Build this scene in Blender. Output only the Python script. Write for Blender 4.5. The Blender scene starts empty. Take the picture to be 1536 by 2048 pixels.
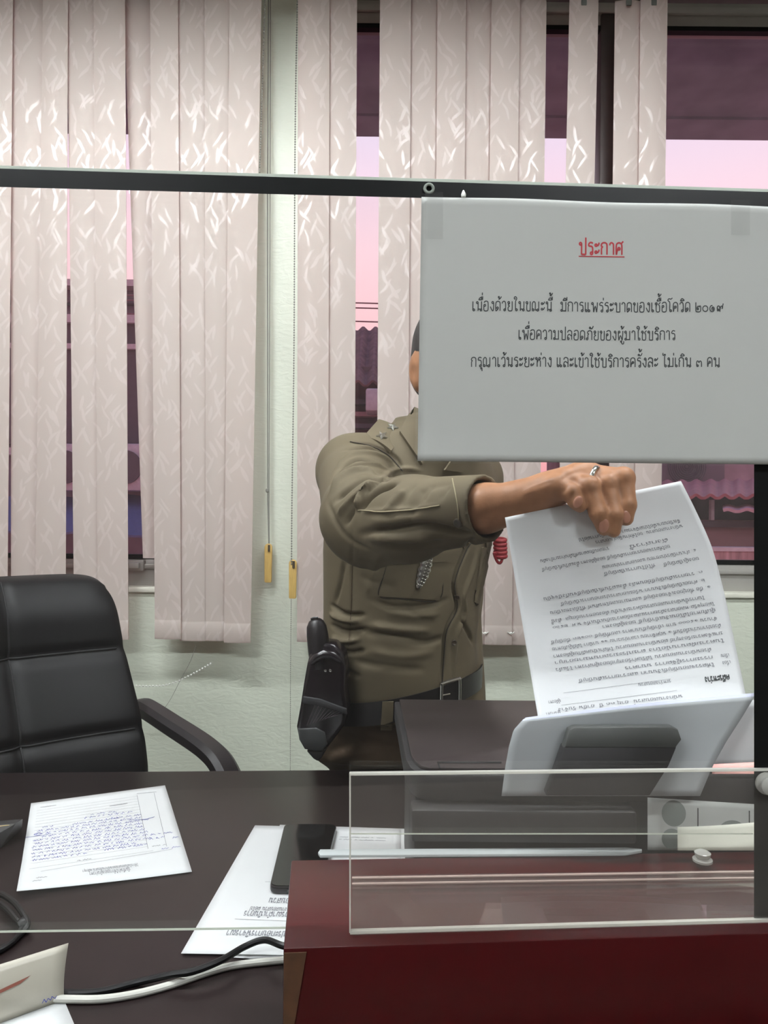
import bpy, bmesh, math, random
import numpy as np
from mathutils import Vector, Matrix, Euler
from mathutils.bvhtree import BVHTree

random.seed(7); np.random.seed(7)
SC = bpy.context.scene
COL = SC.collection
R = math.radians

# ------------------------------------------------------------------ camera
F = 1480.0; PX0, PY0 = 768.0, 1024.0
CAM = Vector((0.0, 0.0, 1.25)); ROLL = R(0.55)
RX = Vector((math.cos(ROLL), 0, math.sin(ROLL)))
UX = Vector((-math.sin(ROLL), 0, math.cos(ROLL)))
DX = Vector((0, 1, 0))
cd = bpy.data.cameras.new('camera'); cam = bpy.data.objects.new('camera', cd); COL.objects.link(cam)
cd.sensor_fit = 'AUTO'; cd.sensor_width = 36.0; cd.lens = F / 2048 * 36.0
cd.clip_start = 0.02; cd.clip_end = 200
cam.matrix_world = Matrix(((RX.x, UX.x, -DX.x, CAM.x), (RX.y, UX.y, -DX.y, CAM.y), (RX.z, UX.z, -DX.z, CAM.z), (0, 0, 0, 1)))
SC.camera = cam

# ------------------------------------------------------------------ world, lamps, exposure
SC.view_settings.view_transform = 'Standard'; SC.view_settings.look = 'None'
SC.view_settings.gamma = 1.0; SC.view_settings.use_curve_mapping = False
SC.view_settings.exposure = 0.0
SKY_STRENGTH = 1.2
TUBE_POWER = 190.0
REAR_TUBE_POWER = 178.0

def lin(c):
    return tuple((v / 12.92 if v <= 0.04045 else ((v + 0.055) / 1.055) ** 2.4) for v in c)
def rgb(r, g, b):
    return lin((r / 255, g / 255, b / 255)) + (1.0,)

w = bpy.data.worlds.new('dusk_sky'); SC.world = w; w.use_nodes = True
nt = w.node_tree; bg = nt.nodes['Background']
tc = nt.nodes.new('ShaderNodeTexCoord'); sp = nt.nodes.new('ShaderNodeSeparateXYZ'); cr = nt.nodes.new('ShaderNodeValToRGB')
nt.links.new(tc.outputs['Generated'], sp.inputs[0]); nt.links.new(sp.outputs['Z'], cr.inputs[0]); nt.links.new(cr.outputs[0], bg.inputs[0])
el = cr.color_ramp.elements
el[0].position = 0.0; el[0].color = rgb(235, 160, 165)
el[1].position = 1.0; el[1].color = rgb(120, 135, 190)
for p_, c_ in ((0.20, rgb(255, 206, 206)), (0.33, rgb(252, 222, 228)), (0.46, rgb(228, 220, 238)), (0.7, rgb(170, 175, 215))):
    e = el.new(p_); e.color = c_
bg.inputs[1].default_value = SKY_STRENGTH

# ------------------------------------------------------------------ pixel <-> place helpers (layout only)
def P(px, py, d):
    return CAM + RX * ((px - PX0) / F * d) + UX * ((PY0 - py) / F * d) + DX * d
def RAY(px, py):
    return (P(px, py, 1.0) - CAM)
def Pz(px, py, z):
    r = RAY(px, py); return CAM + r * ((z - CAM.z) / r.z)
def Py(px, py, y):
    r = RAY(px, py); return CAM + r * (y / r.y)

# ------------------------------------------------------------------ object helpers
def tag(o, label=None, cat=None, group=None, kind=None):
    if label: o['label'] = label
    if cat: o['category'] = cat
    if group: o['group'] = group
    if kind: o['kind'] = kind
    return o
def empty(name, loc, label=None, cat=None, group=None, kind=None):
    o = bpy.data.objects.new(name, None); COL.objects.link(o); o.location = loc
    o.empty_display_size = 0.05
    return tag(o, label, cat, group, kind)
def adopt(o, parent):
    if parent is not None:
        o.parent = parent
        m = Matrix.Identity(4); q = parent
        M = Matrix.Translation(-world_loc(parent)); o.matrix_parent_inverse = M
    return o
LOCS = {}
def world_loc(o):
    return LOCS.get(o.name, Vector(o.location))
def obj(name, verts, faces, mat, parent=None, smooth=True, sharp=None, label=None, cat=None, group=None, kind=None, origin='base', clean=False):
    V = np.asarray([tuple(v) for v in verts], dtype=np.float64)
    lo, hi = V.min(0), V.max(0)
    c = (lo + hi) / 2
    if origin == 'base': c[2] = lo[2]
    V = V - c
    me = bpy.data.meshes.new(name)
    me.from_pydata(V.tolist(), [], [tuple(int(i) for i in f) for f in faces])
    if clean:
        bm = bmesh.new(); bm.from_mesh(me)
        bmesh.ops.remove_doubles(bm, verts=bm.verts, dist=1e-5)
        bmesh.ops.recalc_face_normals(bm, faces=bm.faces)
        bm.to_mesh(me); bm.free()
    me.validate(); me.update()
    if smooth:
        me.shade_smooth()
        if sharp is not None:
            try: me.set_sharp_from_angle(angle=R(sharp))
            except Exception: pass
    if mat is not None: me.materials.append(mat)
    o = bpy.data.objects.new(name, me); COL.objects.link(o); o.location = Vector(c)
    LOCS[o.name] = Vector(c)
    if parent is not None: adopt(o, parent)
    return tag(o, label, cat, group, kind)

class MB:
    def __init__(s): s.v = []; s.f = []
    def add(s, v, f):
        n = len(s.v); s.v += [Vector(q) for q in v]; s.f += [tuple(n + i for i in g) for g in f]; return s
    def box(s, lo, hi, bev=0.0, M=None, seg=2):
        lo = Vector(lo); hi = Vector(hi); c = (lo + hi) / 2; d = hi - lo
        bm = bmesh.new(); bmesh.ops.create_cube(bm, size=1.0)
        for v in bm.verts: v.co = Vector((v.co.x * d.x, v.co.y * d.y, v.co.z * d.z))
        if bev > 0:
            bmesh.ops.bevel(bm, geom=bm.edges[:], offset=bev, segments=seg, profile=0.5, affect='EDGES')
        vs = [v.co.copy() + c for v in bm.verts]
        if M is not None: vs = [M @ v for v in vs]
        bm.verts.index_update(); fs = [[v.index for v in f.verts] for f in bm.faces]; bm.free()
        return s.add(vs, fs)
    def hexa(s, a, b):        # two quads (4 points each), matching order
        v = list(a) + list(b)
        return s.add(v, [(3, 2, 1, 0), (4, 5, 6, 7), (0, 1, 5, 4), (1, 2, 6, 5), (2, 3, 7, 6), (3, 0, 4, 7)])
    def prism(s, pts, vec, bev=0.0, seg=2):
        vec = Vector(vec); pts = [Vector(p) for p in pts]
        bm = bmesh.new(); a = [bm.verts.new(p) for p in pts]; b = [bm.verts.new(p + vec) for p in pts]
        n = len(pts); bm.faces.new(a[::-1]); bm.faces.new(b)
        for i in range(n): bm.faces.new((a[i], a[(i + 1) % n], b[(i + 1) % n], b[i]))
        bmesh.ops.recalc_face_normals(bm, faces=bm.faces)
        if bev > 0:
            es = [e for e in bm.edges if len(e.link_faces) == 2 and any(len(f.verts) == n and n > 4 for f in e.link_faces)] if n > 6 else bm.edges[:]
            bmesh.ops.bevel(bm, geom=es, offset=bev, segments=seg, profile=0.5, affect='EDGES', clamp_overlap=True)
        bm.verts.index_update()
        s.add([v.co.copy() for v in bm.verts], [[v.index for v in f.verts] for f in bm.faces]); bm.free(); return s
    def tube(s, pts, rad, n=10, closed=False, cap=True, flat=1.0):
        pts = [Vector(p) for p in pts]; m = len(pts)
        rads = rad if hasattr(rad, '__len__') else [rad] * m
        T = []
        for i in range(m):
            a = pts[(i - 1) % m] if (closed or i > 0) else pts[i]
            b = pts[(i + 1) % m] if (closed or i < m - 1) else pts[i]
            t = b - a; T.append(t.normalized() if t.length > 1e-9 else Vector((0, 0, 1)))
        u = T[0].orthogonal().normalized(); vs = []; fs = []
        for i in range(m):
            u = (u - T[i] * u.dot(T[i])); u = u.normalized() if u.length > 1e-6 else T[i].orthogonal().normalized()
            w_ = T[i].cross(u)
            for k in range(n):
                a = 2 * math.pi * k / n
                vs.append(pts[i] + (u * math.cos(a) + w_ * math.sin(a) * flat) * rads[i])
        for i in range(m if closed else m - 1):
            j = (i + 1) % m
            for k in range(n):
                k2 = (k + 1) % n; fs.append((i * n + k, i * n + k2, j * n + k2, j * n + k))
        if cap and not closed:
            fs.append(tuple(range(n))[::-1]); fs.append(tuple((m - 1) * n + k for k in range(n)))
        return s.add(vs, fs)
    def lathe(s, prof, c=(0, 0, 0), axis=(0, 0, 1), n=24):
        ax = Vector(axis).normalized(); u = ax.orthogonal().normalized(); w_ = ax.cross(u); c = Vector(c)
        vs = []; fs = []
        for (r, h) in prof:
            for k in range(n):
                a = 2 * math.pi * k / n; vs.append(c + ax * h + (u * math.cos(a) + w_ * math.sin(a)) * max(r, 1e-5))
        for i in range(len(prof) - 1):
            for k in range(n):
                k2 = (k + 1) % n; fs.append((i * n + k, i * n + k2, (i + 1) * n + k2, (i + 1) * n + k))
        fs.append(tuple(range(n))[::-1]); fs.append(tuple((len(prof) - 1) * n + k for k in range(n)))
        return s.add(vs, fs)
    def loft(s, rings, cap=True):
        n = len(rings[0]); b = len(s.v); vs = [Vector(p) for r in rings for p in r]; fs = []
        for i in range(len(rings) - 1):
            for k in range(n):
                k2 = (k + 1) % n; fs.append((i * n + k, i * n + k2, (i + 1) * n + k2, (i + 1) * n + k))
        if cap:
            fs.append(tuple(range(n))[::-1]); fs.append(tuple((len(rings) - 1) * n + k for k in range(n)))
        return s.add(vs, fs)
    def sheet(s, fn, nu, nv, th, nrm=None):     # fn(u,v)->Vector; solid shell of thickness th, away from the camera side by default
        g = [[Vector(fn(i / nu, j / nv)) for i in range(nu + 1)] for j in range(nv + 1)]
        W = nu + 1; N = []
        for j in range(nv + 1):
            for i in range(nu + 1):
                du = g[j][min(i + 1, nu)] - g[j][max(i - 1, 0)]; dv = g[min(j + 1, nv)][i] - g[max(j - 1, 0)][i]
                q = du.cross(dv); q = q.normalized() if q.length > 1e-12 else Vector((0, -1, 0))
                N.append(q)
        front = [p for r in g for p in r]; back = [p - N[k] * th for k, p in enumerate(front)]
        n = len(front); fs = []
        for j in range(nv):
            for i in range(nu):
                a = j * W + i; q = (a, a + 1, a + 1 + W, a + W)
                fs.append(q); fs.append(tuple(n + t for t in q[::-1]))
        rim = [i for i in range(W)] + [j * W + nu for j in range(1, nv + 1)] + [nv * W + i for i in range(nu - 1, -1, -1)] + [j * W for j in range(nv - 1, 0, -1)]
        for k in range(len(rim)):
            a, b2 = rim[k], rim[(k + 1) % len(rim)]; fs.append((b2, a, n + a, n + b2))
        return s.add(front + back, fs)
    def build(s, name, mat, parent=None, **kw):
        kw.setdefault('sharp', 35); kw.setdefault('clean', True)
        return obj(name, s.v, s.f, mat, parent, **kw)

def lerp(a, b, t): return a + (b - a) * t
def catmull(pts, n=8, closed=False):
    pts = [Vector(p) for p in pts]; out = []; m = len(pts)
    rng = range(m if closed else m - 1)
    for i in rng:
        p1, p2 = pts[i], pts[(i + 1) % m]
        p0 = pts[i - 1] if (closed or i > 0) else p1 * 2 - p2
        p3 = pts[(i + 2) % m] if (closed or i + 2 < m) else p2 * 2 - p1
        for k in range(n):
            t = k / n
            out.append(0.5 * ((2 * p1) + (p2 - p0) * t + (2 * p0 - 5 * p1 + 4 * p2 - p3) * t * t + (3 * p1 - p0 - 3 * p2 + p3) * t ** 3))
    if not closed: out.append(pts[-1].copy())
    return out

# ------------------------------------------------------------------ materials
MATS = {}
def mat(name, c, rough=0.5, spec=0.5, metal=0.0, var=0.06, scale=30.0, bump=0.0, bscale=200.0, transl=0.0, coat=0.0, trans_col=None, stretch=None):
    if name in MATS: return MATS[name]
    m = bpy.data.materials.new(name); m.use_nodes = True; nt = m.node_tree; N = nt.nodes; L = nt.links
    b = N['Principled BSDF']; b.inputs['Roughness'].default_value = rough; b.inputs['Metallic'].default_value = metal
    b.inputs['Specular IOR Level'].default_value = spec
    if coat: b.inputs['Coat Weight'].default_value = coat; b.inputs['Coat Roughness'].default_value = 0.12
    tcn = N.new('ShaderNodeTexCoord'); nz = N.new('ShaderNodeTexNoise'); nz.inputs['Scale'].default_value = scale; nz.inputs['Detail'].default_value = 4
    if stretch:
        mp = N.new('ShaderNodeMapping'); mp.inputs['Scale'].default_value = stretch
        L.new(tcn.outputs['Object'], mp.inputs[0]); L.new(mp.outputs[0], nz.inputs['Vector'])
    else: L.new(tcn.outputs['Object'], nz.inputs['Vector'])
    rp = N.new('ShaderNodeValToRGB'); base = rgb(*c)
    rp.color_ramp.elements[0].color = tuple(x * (1 - var) for x in base[:3]) + (1,)
    rp.color_ramp.elements[1].color = tuple(min(1, x * (1 + var)) for x in base[:3]) + (1,)
    rp.color_ramp.elements[0].position = 0.3; rp.color_ramp.elements[1].position = 0.7
    L.new(nz.outputs['Fac'], rp.inputs[0]); L.new(rp.outputs[0], b.inputs['Base Color'])
    if bump:
        n2 = N.new('ShaderNodeTexNoise'); n2.inputs['Scale'].default_value = bscale; n2.inputs['Detail'].default_value = 3
        L.new(tcn.outputs['Object'], n2.inputs['Vector'])
        bp = N.new('ShaderNodeBump'); bp.inputs['Strength'].default_value = bump; bp.inputs['Distance'].default_value = 0.002
        L.new(n2.outputs['Fac'], bp.inputs['Height']); L.new(bp.outputs[0], b.inputs['Normal'])
    if transl > 0:
        tr = N.new('ShaderNodeBsdfTranslucent'); mx = N.new('ShaderNodeMixShader'); mx.inputs[0].default_value = transl
        tr.inputs[0].default_value = rgb(*(trans_col or c))
        out = N['Material Output']
        L.new(b.outputs[0], mx.inputs[1]); L.new(tr.outputs[0], mx.inputs[2]); L.new(mx.outputs[0], out.inputs[0])
    MATS[name] = m; return m
def emit(name, c, s):
    if name in MATS: return MATS[name]
    m = bpy.data.materials.new(name); m.use_nodes = True; N = m.node_tree.nodes; N.clear()
    e = N.new('ShaderNodeEmission'); e.inputs[0].default_value = rgb(*c); e.inputs[1].default_value = s
    o = N.new('ShaderNodeOutputMaterial'); m.node_tree.links.new(e.outputs[0], o.inputs[0]); MATS[name] = m; return m
def glass(name, tint=(255, 255, 255), dust_veil=0.03, ior=1.45, dust_veil_col=(220, 225, 220), dust_veil_scale=6.0, refl=1.0):
    """thin pane: see-through, Fresnel reflection, a thin pale film, also a painted reflection veil"""
    if name in MATS: return MATS[name]
    m = bpy.data.materials.new(name); m.use_nodes = True; nt = m.node_tree; N = nt.nodes; L = nt.links; N.clear()
    t = N.new('ShaderNodeBsdfTransparent'); t.inputs[0].default_value = rgb(*tint)
    g = N.new('ShaderNodeBsdfGlossy'); g.inputs['Roughness'].default_value = 0.02
    g.inputs['Color'].default_value = (refl, refl, refl, 1)
    fr = N.new('ShaderNodeFresnel'); gm = N.new('ShaderNodeNewGeometry'); mi = N.new('ShaderNodeMix'); mi.data_type = 'FLOAT'; mi.inputs[2].default_value = ior; mi.inputs[3].default_value = 1 / ior
    L.new(gm.outputs['Backfacing'], mi.inputs[0]); L.new(mi.outputs[0], fr.inputs[0])
    m1 = N.new('ShaderNodeMixShader'); L.new(fr.outputs[0], m1.inputs[0]); L.new(t.outputs[0], m1.inputs[1]); L.new(g.outputs[0], m1.inputs[2])
    d = N.new('ShaderNodeBsdfDiffuse'); d.inputs[0].default_value = rgb(*dust_veil_col)
    tl = N.new('ShaderNodeBsdfTranslucent'); tl.inputs[0].default_value = rgb(*dust_veil_col)
    md = N.new('ShaderNodeMixShader'); md.inputs[0].default_value = 0.5; L.new(d.outputs[0], md.inputs[1]); L.new(tl.outputs[0], md.inputs[2])
    tcn = N.new('ShaderNodeTexCoord'); nz = N.new('ShaderNodeTexNoise'); nz.inputs['Scale'].default_value = dust_veil_scale; nz.inputs['Detail'].default_value = 5
    L.new(tcn.outputs['Object'], nz.inputs['Vector'])
    ma = N.new('ShaderNodeMapRange'); ma.inputs[1].default_value = 0.3; ma.inputs[2].default_value = 0.7; ma.inputs[3].default_value = dust_veil * 0.7; ma.inputs[4].default_value = dust_veil * 1.3
    L.new(nz.outputs['Fac'], ma.inputs[0])
    m2 = N.new('ShaderNodeMixShader'); L.new(ma.outputs[0], m2.inputs[0]); L.new(m1.outputs[0], m2.inputs[1]); L.new(md.outputs[0], m2.inputs[2])
    o = N.new('ShaderNodeOutputMaterial'); L.new(m2.outputs[0], o.inputs[0]); MATS[name] = m; return m

def blind_fabric():
    m = bpy.data.materials.new('blind_fabric'); m.use_nodes = True; nt = m.node_tree; N = nt.nodes; L = nt.links
    b = N['Principled BSDF']
    geo = N.new('ShaderNodeNewGeometry'); sep = N.new('ShaderNodeSeparateXYZ'); L.new(geo.outputs['Position'], sep.inputs[0])
    def math_(op, a, b_=None, c=None):
        q = N.new('ShaderNodeMath'); q.operation = op
        for i, x in enumerate((a, b_, c)):
            if x is None: continue
            if isinstance(x, (int, float)): q.inputs[i].default_value = x
            else: L.new(x, q.inputs[i])
        return q.outputs[0]
    nzw = N.new('ShaderNodeTexNoise'); nzw.inputs['Scale'].default_value = 14.0; nzw.inputs['Detail'].default_value = 1
    L.new(geo.outputs['Position'], nzw.inputs['Vector'])
    wob = math_('MULTIPLY', math_('SUBTRACT', nzw.outputs['Fac'], 0.5), 0.035)
    masks = []
    for ang, w_, l_, off, thr in ((33, 0.032, 0.21, 0.0, 0.15), (-30, 0.034, 0.20, 3.7, 0.15), (26, 0.036, 0.23, 9.1, 0.13), (-22, 0.038, 0.24, 5.3, 0.13), (4, 0.05, 0.26, 7.7, 0.10)):
        ca, sa = math.cos(R(ang)), math.sin(R(ang))
        qx = math_('ADD', math_('MULTIPLY', sep.outputs['X'], ca), math_('MULTIPLY', sep.outputs['Z'], -sa))
        qz = math_('ADD', math_('MULTIPLY', sep.outputs['X'], sa), math_('MULTIPLY', sep.outputs['Z'], ca))
        qx = math_('ADD', qx, wob)
        cb = N.new('ShaderNodeCombineXYZ'); L.new(math_('DIVIDE', qx, w_), cb.inputs[0]); L.new(math_('ADD', math_('DIVIDE', qz, l_), off), cb.inputs[1])
        vo = N.new('ShaderNodeTexVoronoi'); vo.voronoi_dimensions = '2D'; vo.inputs['Scale'].default_value = 1.0; vo.inputs['Randomness'].default_value = 0.85
        L.new(cb.outputs[0], vo.inputs['Vector'])
        mr = N.new('ShaderNodeMapRange'); mr.interpolation_type = 'SMOOTHSTEP'
        mr.inputs[1].default_value = thr; mr.inputs[2].default_value = thr * 0.75; mr.inputs[3].default_value = 0.0; mr.inputs[4].default_value = 1.0
        L.new(vo.outputs['Distance'], mr.inputs[0]); masks.append(mr.outputs[0])
    mk = masks[0]
    for q_ in masks[1:]: mk = math_('MAXIMUM', mk, q_)
    mixc = N.new('ShaderNodeMix'); mixc.data_type = 'RGBA'; mixc.inputs[6].default_value = rgb(194, 188, 180); mixc.inputs[7].default_value = rgb(204, 198, 191)
    L.new(mk, mixc.inputs[0]); L.new(mixc.outputs[2], b.inputs['Base Color'])
    ro = N.new('ShaderNodeMapRange'); ro.inputs[3].default_value = 0.62; ro.inputs[4].default_value = 0.32; L.new(mk, ro.inputs[0]); L.new(ro.outputs[0], b.inputs['Roughness'])
    spm = N.new('ShaderNodeMapRange'); spm.inputs[3].default_value = 0.15; spm.inputs[4].default_value = 0.75; L.new(mk, spm.inputs[0]); L.new(spm.outputs[0], b.inputs['Specular IOR Level'])
    wv = N.new('ShaderNodeTexNoise'); wv.inputs['Scale'].default_value = 600; L.new(geo.outputs['Position'], wv.inputs['Vector'])
    hh = math_('ADD', math_('MULTIPLY', mk, 1.0), math_('MULTIPLY', wv.outputs['Fac'], 0.25))
    bp = N.new('ShaderNodeBump'); bp.inputs['Strength'].default_value = 0.16; bp.inputs['Distance'].default_value = 0.001; L.new(hh, bp.inputs['Height']); L.new(bp.outputs[0], b.inputs['Normal'])
    tr = N.new('ShaderNodeBsdfTranslucent'); tr.inputs[0].default_value = rgb(242, 206, 203)
    mx = N.new('ShaderNodeMixShader'); mx.inputs[0].default_value = 0.36
    L.new(b.outputs[0], mx.inputs[1]); L.new(tr.outputs[0], mx.inputs[2]); L.new(mx.outputs[0], N['Material Output'].inputs[0])
    MATS['blind_fabric'] = m; return m

def wall_paint(name, c):
    """painted plaster with trowel ripples"""
    m = mat(name, c, rough=0.42, spec=0.45, var=0.03, scale=4.0)
    N = m.node_tree.nodes; L = m.node_tree.links; b = N['Principled BSDF']
    tcn = N.new('ShaderNodeTexCoord'); mp = N.new('ShaderNodeMapping'); mp.inputs['Scale'].default_value = (22, 22, 55)
    nz = N.new('ShaderNodeTexNoise'); nz.inputs['Scale'].default_value = 1.0; nz.inputs['Detail'].default_value = 5; nz.inputs['Distortion'].default_value = 1.2
    bp = N.new('ShaderNodeBump'); bp.inputs['Strength'].default_value = 0.3; bp.inputs['Distance'].default_value = 0.006
    L.new(tcn.outputs['Object'], mp.inputs[0]); L.new(mp.outputs[0], nz.inputs['Vector']); L.new(nz.outputs['Fac'], bp.inputs['Height']); L.new(bp.outputs[0], b.inputs['Normal'])
    return m
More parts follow.
